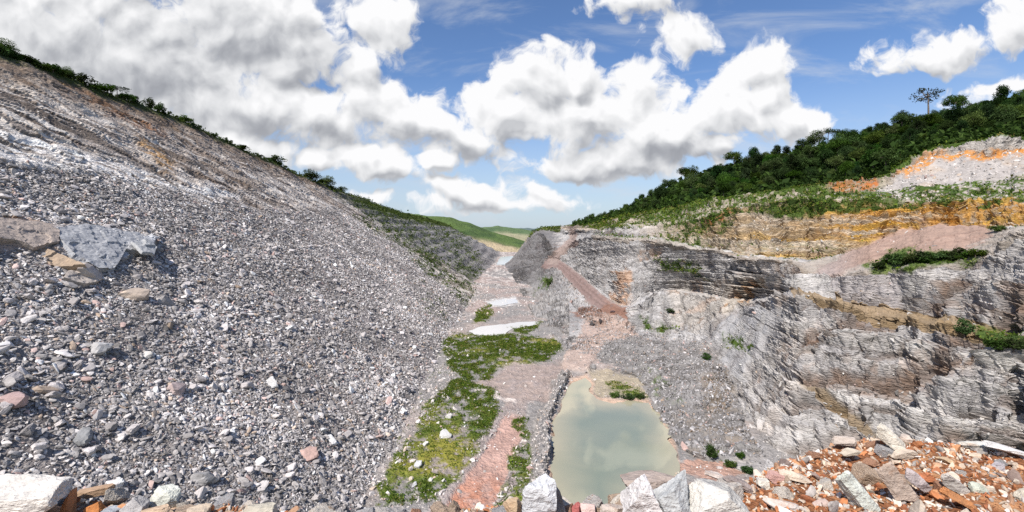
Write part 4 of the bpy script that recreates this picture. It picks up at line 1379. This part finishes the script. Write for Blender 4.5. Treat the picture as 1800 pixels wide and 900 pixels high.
# rubble of the right side and floor
rr = np.random.default_rng(41)
pos_all, size_all, base_all = [], [], []
wr1 = m_talus * (1 - green) + 0.25 * ((ridf > 0) & (ridf < 1)) * (uf > 960) * (1 - m_road) * (1 - green)
for d, dens in ((2.0, 0.03), (1.3, 0.10), (0.9, 0.24), (0.65, 0.28)):
    _, tot = sample_grid(RD, cellw(wr1, (GRR, GRC)), 1, rr)
    n = int(tot * dens / d / d)
    p, _ = sample_grid(RD, cellw(wr1, (GRR, GRC)), n, rr)
    pos_all.append(p)
    size_all.append(d * np.exp(rr.normal(0, 0.15, n)))
    base_all.append(grey_cols(n, rr, (0.25, 0.24, 0.24), 0.45))
wr2 = m_dump * (1 - green) + m_pile * 0.03
for d, dens in ((2.2, 0.02), (1.5, 0.08), (1.05, 0.16)):
    _, tot = sample_grid(RD, cellw(wr2, (GRR, GRC)), 1, rr)
    n = int(tot * dens / d / d)
    p, _ = sample_grid(RD, cellw(wr2, (GRR, GRC)), n, rr)
    pos_all.append(p)
    size_all.append(d * np.exp(rr.normal(0, 0.15, n)))
    base_all.append(grey_cols(n, rr, (0.46, 0.43, 0.41), 0.35))
wr3 = rockm * (np.clip(slope_n[:, 2], 0, 1) ** 2) * 0.25 * (1 - green) * (uf > 990)
for d, dens in ((1.5, 0.03), (0.9, 0.08)):
    _, tot = sample_grid(RD, cellw(wr3, (GRR, GRC)), 1, rr)
    n = int(tot * dens / d / d)
    p, _ = sample_grid(RD, cellw(wr3, (GRR, GRC)), n, rr)
    pos_all.append(p)
    size_all.append(d * np.exp(rr.normal(0, 0.15, n)))
    base_all.append(grey_cols(n, rr, (0.40, 0.38, 0.36), 0.3))
strip = fmask([(520, 960), (655, 915), (684, 855), (722, 795), (760, 735), (785, 690), (805, 640), (795, 600), (812, 578), (845, 530), (870, 480), (840, 470), (700, 560), (520, 800)], 12)
wf = 0.25 * far_fl + ridge * 0.9 + edge * 0.5 + 0.10 * (1 - fg) * (1 - trk) * (sd_p > 3) + 0.10 * fg + 0.05 * trk + 0.5 * fmask([(690, 880), (790, 860), (760, 930), (650, 930)], 5)
for d, dens in ((1.9, 0.05), (1.3, 0.12), (0.9, 0.18), (0.6, 0.2), (0.4, 0.15)):
    ww = (wf + strip * (0.6 if d < 1 else 1.0)) * (1 - 0.6 * pinkflat) * (FG[:, 1] < (500 if d > 0.8 else 200)) * (sd_p > 2)
    _, tot = sample_grid(FD, cellw(ww, (FR, FC_)), 1, rr)
    n = int(abs(tot) * dens / d / d)
    p, _ = sample_grid(FD, cellw(ww, (FR, FC_)), n, rr)
    pos_all.append(p)
    size_all.append(d * np.exp(rr.normal(0, 0.15, n)))
    base_all.append(grey_cols(n, rr, (0.42, 0.385, 0.365), 0.45))
pos_r = np.concatenate(pos_all)
siz_r = np.concatenate(size_all).astype(np.float32)
print('right rubble', len(pos_r))
rub2 = scatter_rocks('rubble', pos_r, siz_r, np.concatenate(base_all), M_RUB, rr, hi=9)
tag(rub2, 'scattered grey stones on the pit floor and the benched wall', 'rubble', kind='stuff')

# ------------------------------------------------------------------ foliage
def leaf_quads(cent, size, r, up=0.5):
    n = len(cent)
    nv = r.normal(size=(n, 3))
    nv[:, 2] = np.abs(nv[:, 2]) + up
    nv /= np.linalg.norm(nv, axis=1, keepdims=True)
    t = np.cross(nv, r.normal(size=(n, 3)))
    t /= np.linalg.norm(t, axis=1, keepdims=True) + 1e-9
    b = np.cross(nv, t)
    s = size[:, None] * 0.5
    bend = nv * s * 0.35
    v = np.stack([cent - t * s * 1.3 - bend, cent - b * s * 0.8, cent + t * s * 1.3 - bend, cent + b * s * 0.8], 1)
    return v.reshape(-1, 3), np.arange(4 * n).reshape(-1, 4)


def tube(path, rad, sides=6):
    path = np.array(path, float)
    V, Fc = [], []
    for i, p in enumerate(path):
        d = path[min(i + 1, len(path) - 1)] - path[max(i - 1, 0)]
        d /= np.linalg.norm(d) + 1e-9
        a = np.cross(d, [0.31, 0.95, 0.1])
        a /= np.linalg.norm(a) + 1e-9
        b = np.cross(d, a)
        for k in range(sides):
            th_ = 2 * math.pi * k / sides
            V.append(p + (a * math.cos(th_) + b * math.sin(th_)) * rad[i])
    for i in range(len(path) - 1):
        for k in range(sides):
            Fc.append([i * sides + k, i * sides + (k + 1) % sides, (i + 1) * sides + (k + 1) % sides, (i + 1) * sides + k])
    return np.array(V), np.array(Fc)


def make_tree(seed, h, cw, ch, shape='round', nclump=16, leaves=1300, leaf=0.8, sparse=1.0, base=(0.05, 0.085, 0.022)):
    """returns (trunk mesh, crown mesh) of a tree h tall"""
    r = np.random.default_rng(seed)
    cz_ = h - ch * 0.5
    cl_, rd_ = [], []
    for k in range(nclump):
        if shape == 'flat':
            a, q = r.uniform(0, 6.28), math.sqrt(r.random())
            c = np.array([math.cos(a) * q * cw * 0.5, math.sin(a) * q * cw * 0.5, h - ch * 0.35 - q * ch * 0.35 + r.uniform(-0.15, 0.15) * ch])
            s = np.array([cw * 0.19, cw * 0.19, ch * 0.2]) * r.uniform(0.7, 1.2)
        else:
            d = r.normal(size=3)
            d /= np.linalg.norm(d)
            d *= r.uniform(0.35, 0.85)
            c = np.array([d[0] * cw * 0.5, d[1] * cw * 0.5, cz_ + d[2] * ch * 0.48])
            s = np.array([cw * 0.22, cw * 0.22, ch * 0.17]) * r.uniform(0.65, 1.25) * sparse
        cl_.append(c)
        rd_.append(s)
    # limbs
    tv, tf, off = [], [], 0
    tr_top = np.array([r.uniform(-0.05, 0.05) * h, r.uniform(-0.05, 0.05) * h, cz_])
    r0 = 0.022 * h + 0.08
    mid_ = tr_top * 0.5 + np.array([r.uniform(-0.02, 0.02) * h, r.uniform(-0.02, 0.02) * h, 0])
    paths = [([np.array([0, 0, -1.5]), np.array([0, 0, 0.3]), mid_, tr_top], [r0 * 1.3, r0, r0 * 0.75, r0 * 0.4])]
    for c in cl_[:12]:
        t = r.uniform(0.55, 0.95)
        s0 = mid_ * (1 - t) + tr_top * t
        m1 = s0 * 0.5 + c * 0.5 + np.array([0, 0, -0.04 * h])
        paths.append(([s0, m1, c], [r0 * 0.42, r0 * 0.28, r0 * 0.1]))
    for pa, ra in paths:
        v, f = tube(pa, ra, 5)
        tv.append(v)
        tf.append(f + off)
        off += len(v)
    tv = np.concatenate(tv)
    tf = np.concatenate(tf)
    tme = mesh_np('trunk', tv, tf, np.tile(np.array([0.16, 0.13, 0.11], np.float32), (len(tv), 1)))
    tme.materials.append(M_BARK)
    # leaves on the clumps
    per = leaves // nclump
    cs, cc = [], []
    for c, s in zip(cl_, rd_):
        d = r.normal(size=(per, 3))
        d /= np.linalg.norm(d, axis=1, keepdims=True)
        q = d * r.uniform(0.5, 1.15, (per, 1)) * s * np.array([1, 1, 1.1]) + c
        cs.append(q)
        tone = r.uniform(0.7, 1.35)
        cc.append(np.tile(np.array(base), (per, 1)) * tone * r.uniform(0.75, 1.3, (per, 1)))
    cs = np.concatenate(cs)
    cc = np.concatenate(cc)
    v, f = leaf_quads(cs, r.uniform(0.6, 1.4, len(cs)) * leaf, r)
    cme = mesh_np('crown', v, f, np.repeat(cc, 4, 0).astype(np.float32))
    cme.materials.append(M_LEAF)
    return tme, cme


def put_tree(var, p, sc, rz, label, group, name='tree', cat='tree'):
    e = bpy.data.objects.new(name, None)
    C.objects.link(e)
    e.location = p
    e.scale = sc if hasattr(sc, '__len__') else (sc, sc, sc)
    e.rotation_euler = (0, 0, rz)
    tag(e, label, cat, group)
    t = obj('trunk', var[0], None, e)
    c = obj('crown', var[1], None, e)
    return e


TV = [make_tree(500 + k, 20, (13, 15, 12, 16)[k % 4], (15, 14, 17, 15)[k % 4], 'round', 26, 3400, 0.72, base=((0.034, 0.064, 0.016), (0.046, 0.080, 0.019), (0.027, 0.052, 0.018), (0.060, 0.092, 0.026))[k % 4]) for k in range(8)]
TFLAT = make_tree(601, 22, 18, 7, 'flat', 20, 1100, 0.8, base=(0.035, 0.055, 0.022))
TLONE = make_tree(604, 30, 20, 17, 'round', 15, 620, 0.85, sparse=0.62, base=(0.05, 0.06, 0.035))
TBUSH = [make_tree(700 + k, 5, 5.0, 4.9, 'round', 14, 1000, 0.42, base=((0.04, 0.07, 0.02), (0.05, 0.085, 0.02))[k % 2]) for k in range(4)]

# forest on the right hill: rows of trees from the crest down to the edge
rf = np.random.default_rng(21)
iJ = int(np.argmax(np.array(rid) >= 10.0))
iI = int(np.argmax(np.array(rid) >= 9.0))
iK = int(np.argmax(np.array(rid) >= 11.0))
forest_n = 0
used = []
tries = 0
while forest_n < 290 and tries < 12000:
    tries += 1
    u = rf.uniform(1030, 1890)
    t = rf.random() ** 0.9
    j = int(np.argmin(np.abs(ucol - u)))
    lo = iJ + 2 if u > 1560 else iI + 6
    i = int(lo + (iK - lo) * t)
    p = RD[i, j].astype(float)
    hgt = rf.choice([rf.uniform(8, 13), rf.uniform(12, 18), rf.uniform(16, 24)]) * (0.75 if t < 0.2 else 1.0)
    px = hgt * 0.55 * F0 / p[1]
    uv = UVD[i, j]
    if any(abs(uv[0] - a) < 0.37 * (px + q) and abs(uv[1] - b) < 0.25 * (px + q) for a, b, q in used):
        continue
    used.append((uv[0], uv[1], px))
    if t > 0.75 and abs(uv[0] - 1632) < 45:
        hgt = min(hgt, 11)
    put_tree(TV[rf.integers(0, 8)], p - np.array([0, 0, 0.5]), (hgt / 20 * rf.uniform(0.8, 1.2), hgt / 20 * rf.uniform(0.8, 1.2), hgt / 20), rf.uniform(0, 6.28),
             'dense dark green tree standing among others in the wood on the hill', 'trees of the hillside wood')
    forest_n += 1
print('forest trees', forest_n, tries)
p = RD[iK - 1, int(np.argmin(np.abs(ucol - 1632)))].astype(float)
put_tree(TLONE, p - np.array([0, 0, 1]), 1.2, 0.7, 'tall thin lone tree with sparse open crown rising above the wood', None)
p = RD[iK - 1, int(np.argmin(np.abs(ucol - 1455)))].astype(float)
put_tree(TFLAT, p - np.array([0, 0, 1]), 0.95, 0.2, 'flat topped dark tree standing clear on the wooded skyline', None)

# small trees along the left skyline
iC = int(np.argmax(sl_ >= 1.0)) - 1
rs = np.random.default_rng(9)
u = -25.0
n_sky = 0
crestuv = UVLD[:, iC]
while u < 600:
    i = int(np.argmin(np.abs(crestuv[:, 0] - u)))
    p = LD[i, min(iC + rs.integers(-3, 3), LC - 1)].astype(float)
    hp = rs.choice([rs.uniform(6, 11), rs.uniform(9, 16), rs.uniform(14, 26)], p=[0.45, 0.4, 0.15]) * (1.35 if u < 150 else 1.0) * (0.75 if u > 330 else 1)
    hm = hp * p[1] / F0
    wv_ = rs.uniform(0.8, 1.9)
    put_tree(TBUSH[rs.integers(0, 4)], p - np.array([0, 0, 0.3 + hm * 0.15]), (hm / 5 * wv_, hm / 5 * wv_ * rs.uniform(0.8, 1.2), hm / 5), rs.uniform(0, 6.28),
             'low dark bush on the bare skyline above the rock slope', 'bushes along the slope skyline', name='bush', cat='bush')
    n_sky += 1
    u += rs.choice([rs.uniform(4, 9), rs.uniform(8, 16), rs.uniform(16, 28)], p=[0.5, 0.35, 0.15])
for (uu, hp, wv, label) in [(8, 36, 1.2, 'dark spreading tree at the high end of the rock slope skyline'), (120, 24, 1.0, 'small round tree on the skyline above the orange soil'),
                            (205, 26, 1.5, 'flat spreading small tree alone on the slope skyline'), (546, 26, 1.6, 'dense dark tree at the low end of the slope skyline'),
                            (574, 24, 1.6, 'last low tree of the slope skyline, beside the dense dark one')]:
    i = int(np.argmin(np.abs(crestuv[:, 0] - uu)))
    p = LD[i, iC].astype(float)
    hm = hp * p[1] / F0
    v_ = TFLAT if uu == 205 else TV[3]
    hv = 22 if uu == 205 else 20
    put_tree(v_, p - np.array([0, 0, hm * 0.25]), (hm / hv * wv, hm / hv * wv, hm / hv), uu, label, None)

# single bushes on the benches and the floor
for (fn, u, v, hp, wv, label) in [
    (on_right, 1542, 470, 20, 1.3, 'dark bush at the lower end of the hedge below the pink dirt pile'),
    (on_right, 1692, 585, 34, 0.8, 'upright dark bush growing from the grey bench wall'),
    (on_right, 1755, 610, 24, 1.5, 'dark green bush on the bench by the grey wall'),
    (on_right, 1785, 612, 24, 1.5, 'broad green bush next to the bush on the bench'),
    (on_right, 1755, 402, 14, 1.9, 'low green bush above the end of the pink dirt pile'),
    (on_right, 1248, 800, 26, 1.0, 'bright green bush on the grey rubble by the red flat'),
    (on_right, 1303, 800, 11, 1.6, 'small round bush on the red flat'),
    (on_right, 1283, 820, 14, 1.6, 'dark round bush on the red flat near the pale boulder'),
    (on_right, 1312, 832, 15, 1.7, 'dark bush at the corner of the red flat'),
    (on_right, 963, 500, 16, 0.9, 'lone dark bush on the grey slope below the haul road'),
    (on_floor, 1083, 694, 12, 1.6, 'green bush at the tip of the pond peninsula'),
    (on_floor, 1105, 697, 13, 1.7, 'green bush in the middle of the pond peninsula'),
    (on_floor, 1127, 696, 12, 1.6, 'green bush where the peninsula meets the rubble'),
    (on_right, 1240, 628, 15, 1.1, 'small bush in a cleft of the cream rock wall'),
    (on_right, 1180, 545, 9, 1.8, 'tiny green bush halfway up the grey wall'),
]:
    q = fn(u, v)
    hm = hp * q[1] / F0
    put_tree(TBUSH[int(u) % 4], q - np.array([0, 0, 0.2 * hm]), (hm / 5 * wv, hm / 5 * wv, hm / 5), u, label, None, name='bush', cat='bush')
for k, u in enumerate(range(1560, 1725, 14)):
    q = on_right(u, 462 - (u - 1560) * 0.08 + rs.uniform(-3, 3))
    hm = rs.uniform(17, 26) * q[1] / F0
    put_tree(TBUSH[k % 4], q - np.array([0, 0, 0.2 * hm]), (hm / 5 * 1.4, hm / 5 * 1.4, hm / 5), u, 'dark green bush of the hedge row below the pink dirt pile', 'bushes of the hedge below the dirt pile', name='bush', cat='bush')


def tufts(name, G, weight, n, size, cols, r, label, per=7, spread=0.6, up=0.2, cat='grass', lod=True):
    p, _ = sample_grid(G, weight, n, r)
    s = size * np.exp(r.normal(0, 0.3, n)) * (np.interp(p[:, 1], [80, 200, 500, 900], [0.7, 1.0, 1.7, 2.4]) if lod else 1)
    c = np.repeat(p, per, 0) + r.normal(size=(n * per, 3)) * np.repeat(s, per)[:, None] * spread * np.array([1, 1, 0.55])
    c[:, 2] += np.repeat(s, per) * 0.35
    v, f = leaf_quads(c, np.repeat(s, per) * r.uniform(0.35, 0.8, n * per), r, up)
    k = r.random(n)
    cc = np.array(cols)[r.integers(0, len(cols), n)] * r.uniform(0.7, 1.35, (n, 1))
    cc = np.repeat(cc, per * 4, 0)
    o = obj(name, mesh_np(name, v, f, cc.astype(np.float32)), M_GRASS)
    tag(o, label, cat, kind='stuff')
    return o


GC = [(0.085, 0.14, 0.02), (0.13, 0.18, 0.028), (0.06, 0.11, 0.016), (0.20, 0.18, 0.06), (0.05, 0.085, 0.02), (0.14, 0.19, 0.03)]
rt = np.random.default_rng(3)
tufts('grass', FD, cellw((fg * (0.25 + sstep(0.2, -0.2, fA)) + 0.05 * strip * (fB > 0.05) * (FG[:, 1] < 260)) * (FG[:, 1] < 420), (FR, FC_)), 26000, 0.46, GC, rt, 'green grass and weeds covering patches of the pit floor', per=5)
gv = green * ((ridf > 1.0) & (ridf < 10.0))
tufts('undergrowth', RD, cellw(gv * (uf < 1830), (GRR, GRC)), 22000, 1.0, GC + [(0.05, 0.08, 0.02)], rt, 'green scrub growing along the benches of the quarry wall', per=5, cat='scrub')
FCOL = [(0.034, 0.062, 0.017), (0.045, 0.08, 0.019), (0.027, 0.048, 0.015), (0.055, 0.09, 0.024)]
tufts('undergrowth', RD, cellw(((ridf > 9.2) & (ridf < 11.3) & (uf > 1010) & (uf < 1850)).astype(np.float32), (GRR, GRC)), 21000, 3.6, FCOL, rt, 'dense low growth between the trees of the hillside wood', per=6, cat='undergrowth', lod=False)
lgw = lgreen * ((UVL[:, 0] > -40) & (UVL[:, 0] < 900)) * np.interp(lp[:, 1], [100, 500, 900], [1, 0.8, 0.3])
tufts('undergrowth', LD, cellw(lgw, (LR, LC)), 14000, 1.2, [(0.06, 0.085, 0.025), (0.085, 0.11, 0.03), (0.04, 0.06, 0.02)], rt, 'green scrub on the upper edge and benches of the rock slope', per=5, cat='scrub')
# ------------------------------------------------------------------ foreground ledge
LIPU = [(-400, 850), (0, 868), (150, 880), (300, 892), (400, 897), (500, 905), (640, 912), (760, 902), (800, 892), (900, 890), (960, 900), (1040, 892), (1100, 884), (1200, 866), (1330, 842), (1400, 806), (1480, 778), (1560, 772), (1640, 782), (1720, 790), (1800, 800), (2200, 800)]
EYE = 2.3
xl = np.linspace(-9, 9, 560)
ulip = np.array([a for a, b in LIPU], float)
ylip_pts = np.array([EYE * F0 / (b - 400) for a, b in LIPU])
xlip_pts = (ulip - 900) / F0 * ylip_pts
ylip = np.interp(xl, xlip_pts, ylip_pts)
tl = np.concatenate([np.linspace(-6, 0.25, 40, endpoint=False), np.linspace(0.25, 1, 170), np.linspace(1.01, 1.4, 40), np.array([1.8, 2.6, 5, 9, 14])])
TT, XX = np.meshgrid(tl, xl, indexing='ij')
YLIP = np.repeat(ylip[None], len(tl), 0)
yL = np.where(TT <= 1, TT * YLIP, YLIP + (TT - 1) * 4)
zL = np.where(TT <= 1, 0, -(TT - 1) * 4 * 0.95 - 0.0)
LGD = np.stack([XX, yL, zL + CAMZ - EYE], -1).reshape(-1, 3).astype(np.float32)
e1 = fbm(LGD * 0.9, 4, 0.6)
e2 = fbm(LGD * 5.0, 4, 0.6)
e3 = fbm(LGD * 18.0 + 5, 3, 0.6)
LGD[:, 2] += e1 * 0.10 + e2 * 0.045 + e3 * 0.018
ec = np.tile(np.array([0.25, 0.105, 0.05], np.float32), (len(LGD), 1))
ec = lerp(ec, (0.46, 0.24, 0.12), sstep(0, 0.4, e2))
ec = lerp(ec, (0.20, 0.09, 0.045), sstep(0.05, 0.5, -e2))
ec = lerp(ec, (0.40, 0.32, 0.25), sstep(1.2, 0.2, LGD[:, 0] + 0.5 * e1) * 0.7)
ledge = obj('ground', mesh_np('ground', LGD, grid_faces(*TT.shape), ec), M_SOIL)
tag(ledge, 'orange soil ledge at the rim of the pit', 'ground', kind='structure')
EG = LGD.reshape(*TT.shape, 3)
# loose small stones on the ledge
re_ = np.random.default_rng(17)
we = ((TT > 0.55) & (TT < 1.06)).astype(np.float32) * np.where(XX > 2.2, 1.0, 0.9)
pos_all, size_all = [], []
for d, n in ((0.13, 190), (0.09, 620), (0.06, 2600), (0.04, 8500), (0.026, 17000)):
    p, _ = sample_grid(EG, we[:-1, :-1], n, re_)
    pos_all.append(p)
    size_all.append(d * np.exp(re_.normal(0, 0.2, n)))
pe = np.concatenate(pos_all)
se = np.concatenate(size_all).astype(np.float32)
pal = np.array([(0.50, 0.40, 0.31), (0.40, 0.20, 0.10), (0.42, 0.17, 0.075), (0.28, 0.11, 0.055), (0.55, 0.47, 0.39), (0.30, 0.27, 0.25), (0.58, 0.54, 0.50), (0.45, 0.27, 0.17), (0.20, 0.15, 0.13)])
ce = pal[re_.choice(9, len(pe), p=[0.20, 0.13, 0.12, 0.11, 0.15, 0.07, 0.09, 0.09, 0.04])] * re_.uniform(0.75, 1.25, (len(pe), 1))
gv_ = scatter_rocks('gravel', pe + np.array([0, 0, 0.15], np.float32) * se[:, None], se, ce.astype(np.float32), M_STONE, re_, hi=0.055)
tag(gv_, 'small orange and beige stones littering the ledge', 'gravel', kind='stuff')

# named rocks of the ledge: (u0, v0, u1, v1, roll deg, depth ratio, material, colour, label)
W = (0.66, 0.63, 0.59)
ROCKS = [
    (-70, 843, 124, 925, 3, 0.8, 'R', (0.70, 0.66, 0.61), 'large white boulder with pinkish specks at the corner of the ledge'),
    (124, 850, 208, 876, -8, 0.6, 'R', (0.44, 0.30, 0.20), 'long tan wedge of rock beside the large white boulder'),
    (106, 858, 138, 912, 12, 0.6, 'R', (0.46, 0.22, 0.11), 'upright rusty shard leaning on the large white boulder'),
    (144, 880, 182, 912, -25, 0.7, 'R', (0.50, 0.20, 0.07), 'orange broken stone under the tan wedge'),
    (184, 888, 216, 912, 5, 0.9, 'G', (0.40, 0.42, 0.45), 'small bluish grey stone near the tan wedge'),
    (217, 874, 262, 915, 20, 0.9, 'G', (0.46, 0.44, 0.43), 'grey angular stone next to the pale pointed rock'),
    (266, 852, 320, 892, 8, 0.8, 'G', (0.66, 0.67, 0.60), 'pale pointed rock shaped like a small pyramid'),
    (252, 884, 312, 920, -6, 0.9, 'R', (0.56, 0.42, 0.30), 'tan slab beneath the pale pointed rock'),
    (322, 886, 370, 915, 4, 0.9, 'R', (0.54, 0.44, 0.34), 'beige stone past the pale pointed rock'),
    (425, 886, 482, 918, -5, 0.9, 'R', (0.50, 0.46, 0.38), 'low yellowish grey rock at the ledge edge below the rubble slope'),
    (878, 868, 924, 918, -28, 0.8, 'R', (0.52, 0.38, 0.25), 'tan brown rock leaning against the white block'),
    (912, 838, 980, 935, -4, 0.8, 'G', (0.70, 0.71, 0.73), 'tall white block of rock at the pond end of the ledge'),
    (968, 852, 1000, 925, -12, 0.7, 'G', (0.20, 0.20, 0.21), 'dark grey striped slab against the white block'),
    (1000, 884, 1026, 915, 10, 0.9, 'R', (0.42, 0.13, 0.12), 'small dark red stone beside the dark striped slab'),
    (1020, 880, 1052, 915, -10, 0.9, 'R', (0.62, 0.46, 0.42), 'pale pink stone beside the dark red one'),
    (1050, 886, 1098, 915, 5, 0.9, 'R', (0.58, 0.50, 0.44), 'low cream stone in front of the pond'),
    (1094, 826, 1215, 874, -6, 0.9, 'R', (0.40, 0.33, 0.29), 'flat brownish grey rock overhanging the pond'),
    (1076, 832, 1176, 940, -32, 0.8, 'G', (0.70, 0.67, 0.66), 'bright white sloping rock against the grey pointed boulder'),
    (1134, 826, 1222, 945, 10, 0.8, 'G', (0.50, 0.51, 0.51), 'grey pointed boulder with a sharp dark side'),
    (1200, 832, 1338, 950, 24, 0.7, 'G', (0.60, 0.58, 0.54), 'long pale grey boulder with a sloping white ridge'),
    (1234, 824, 1278, 848, 18, 0.8, 'R', (0.62, 0.54, 0.49), 'rounded pale stone behind the long grey boulder'),
    (1268, 830, 1326, 866, 22, 0.8, 'G', (0.36, 0.30, 0.28), 'rough brownish stone beside the rounded pale one'),
    (1330, 840, 1354, 860, -5, 0.9, 'R', (0.68, 0.63, 0.55), 'small white cube shaped stone at the foot of the orange mound'),
    (1348, 828, 1376, 850, 12, 0.9, 'R', (0.52, 0.32, 0.28), 'pinkish stone at the lower end of the orange mound'),
    (1368, 824, 1424, 850, 12, 0.8, 'R', (0.62, 0.52, 0.42), 'long beige stone on the lower end of the orange mound'),
    (1345, 876, 1402, 900, 10, 0.7, 'R', (0.60, 0.54, 0.50), 'flat whitish slab at the near foot of the mound'),
    (1464, 766, 1508, 786, 6, 0.9, 'R', (0.54, 0.46, 0.40), 'thin layered slab on the mound top before the white block'),
    (1476, 788, 1512, 802, -4, 0.9, 'R', (0.60, 0.52, 0.42), 'cream flat stone just below the layered slab'),
    (1540, 744, 1594, 798, 38, 0.7, 'R', (0.68, 0.63, 0.54), 'tilted white block standing up on the crest of the mound'),
    (1582, 764, 1602, 780, 0, 0.9, 'R', (0.58, 0.49, 0.42), 'round pale stone tucked beside the tilted white block'),
    (1566, 788, 1608, 808, 4, 0.8, 'R', (0.62, 0.52, 0.42), 'beige slab under the tilted white block'),
    (1676, 774, 1752, 792, 4, 0.6, 'R', (0.74, 0.72, 0.66), 'long white slab lying on the mound crest'),
    (1738, 780, 1830, 808, 14, 0.6, 'R', (0.74, 0.71, 0.68), 'second long white slab ending the mound crest'),
    (1476, 836, 1544, 902, 52, 0.5, 'G', (0.62, 0.64, 0.58), 'smooth greenish white slab sliding down the mound'),
    (1538, 812, 1610, 888, 50, 0.35, 'R', (0.52, 0.42, 0.35), 'long pinkish shard pointing down the mound'),
    (1590, 824, 1630, 868, 40, 0.7, 'R', (0.52, 0.45, 0.44), 'mauve angular stone beside the long pinkish shard'),
    (1618, 828, 1646, 852, 20, 0.9, 'R', (0.50, 0.19, 0.09), 'reddish orange stone on the middle of the mound'),
    (1652, 832, 1702, 870, 38, 0.35, 'G', (0.50, 0.46, 0.42), 'thin grey splinter lying across the mound'),
    (1702, 848, 1734, 868, 5, 0.8, 'G', (0.48, 0.50, 0.42), 'greenish grey stone past the thin splinter'),
    (1648, 800, 1684, 820, 20, 0.8, 'R', (0.60, 0.44, 0.28), 'yellowish beige stone below the mound crest'),
    (1430, 878, 1466, 900, -12, 0.8, 'R', (0.54, 0.42, 0.37), 'pinkish beige block on the lower mound'),
    (1658, 862, 1722, 898, 30, 0.5, 'R', (0.50, 0.22, 0.09), 'orange shard on the near side of the mound'),
    (1742, 808, 1772, 830, 20, 0.8, 'G', (0.52, 0.48, 0.50), 'pale lilac stone below the second white slab'),
    (1784, 860, 1812, 880, 0, 0.9, 'R', (0.58, 0.52, 0.42), 'pale stone at the far corner of the mound'),
]
for k, (u0, v0, u1, v1, roll, dr, mt, colr, label) in enumerate(ROCKS):
    vb = min(max(v1, 780), 935)
    Yg = EYE * F0 / (vb - 400)
    lipy = float(np.interp((0.5 * (u0 + u1) - 900) / F0 * Yg, xl, ylip))
    Yg = min(Yg, lipy + 0.10)
    w_, h_ = (u1 - u0) / F0 * Yg, (v1 - v0) / F0 * Yg
    ra = math.radians(roll)
    # undo the roll so that the turned stone fills its box
    ca, sa = abs(math.cos(ra)), abs(math.sin(ra))
    if ca * ca - sa * sa > 0.3:
        a = max((w_ * ca - h_ * sa) / (ca * ca - sa * sa), 0.35 * w_)
        b = max((h_ * ca - w_ * sa) / (ca * ca - sa * sa), 0.35 * h_)
    else:
        L = math.hypot(w_, h_)
        a, b = L * 0.95, L * 0.36
    big = (u1 - u0) > 50
    v, f = cut_rock(6 if big else 5, 1000 + k * 7, 8, box=0.8, lo=0.58, rough=0.10, fine=0.045, strata=0.018 if mt == 'G' else 0.008)
    me = mesh_np('rock', v, f)
    me.materials.append(M_ROCK if mt == 'R' else M_ROCKG)
    o = obj('rock', me)
    dep = max(dr * min(a, b) * 1.1, 0.5 * max(a, b) * dr)
    me.transform(Matrix.Diagonal((a * 0.55, dep * 0.55, b * 0.55, 1)))
    me.transform(Matrix.Rotation(ra, 4, 'Y'))
    o.rotation_euler = (0, 0, 0)
    um, vm_ = 0.5 * (u0 + u1), 0.5 * (v0 + v1)
    o.location = P(um, vm_, Yg + 0.0)
    o.color = (*[c * 0.82 for c in colr], 1)
    tag(o, label, 'rock')

# smaller rocks packed between the singled-out ones along the rim
SRV = []
for k in range(10):
    me = mesh_np('rock', *cut_rock(5, 3000 + k, 8, lo=0.55, rough=0.10, fine=0.05))
    me.materials.append(M_ROCK if k % 2 else M_ROCKG)
    SRV.append(me)
rq = np.random.default_rng(8)
for k in range(76):
    if k < 60:
        u = rq.uniform(-40, 1340)
        v = float(np.interp(u, [a for a, b in LIPU], [b for a, b in LIPU])) + rq.uniform(-6, 26)
        sz = rq.uniform(0.07, 0.19)
    else:
        u = rq.uniform(1340, 1810)
        v = float(np.interp(u, [a for a, b in LIPU], [b for a, b in LIPU])) + rq.uniform(0, 100)
        sz = rq.uniform(0.07, 0.16)
    Yg = EYE * F0 / (v - 400)
    o = obj('rock', SRV[rq.integers(0, 10)])
    o.location = P(u, v, Yg)
    o.location.z += 0.15 * sz
    o.scale = (sz * rq.uniform(0.6, 0.9), sz * rq.uniform(0.4, 0.7), sz * rq.uniform(0.35, 0.6))
    o.rotation_euler = tuple(rq.uniform(-0.7, 0.7, 2)) + (rq.uniform(0, 6.28),)
    c = np.array([(0.50, 0.46, 0.42), (0.42, 0.32, 0.24), (0.36, 0.35, 0.35), (0.55, 0.50, 0.44), (0.40, 0.22, 0.14)][rq.integers(0, 5)])
    o.color = (*c, 1)
    if k < 60:
        tag(o, 'small angular rock packed among the bigger ones along the rim of the ledge', 'rock', 'small rocks along the ledge rim')
    else:
        tag(o, 'small angular rock half buried in the orange mound', 'rock', 'small rocks in the orange mound')
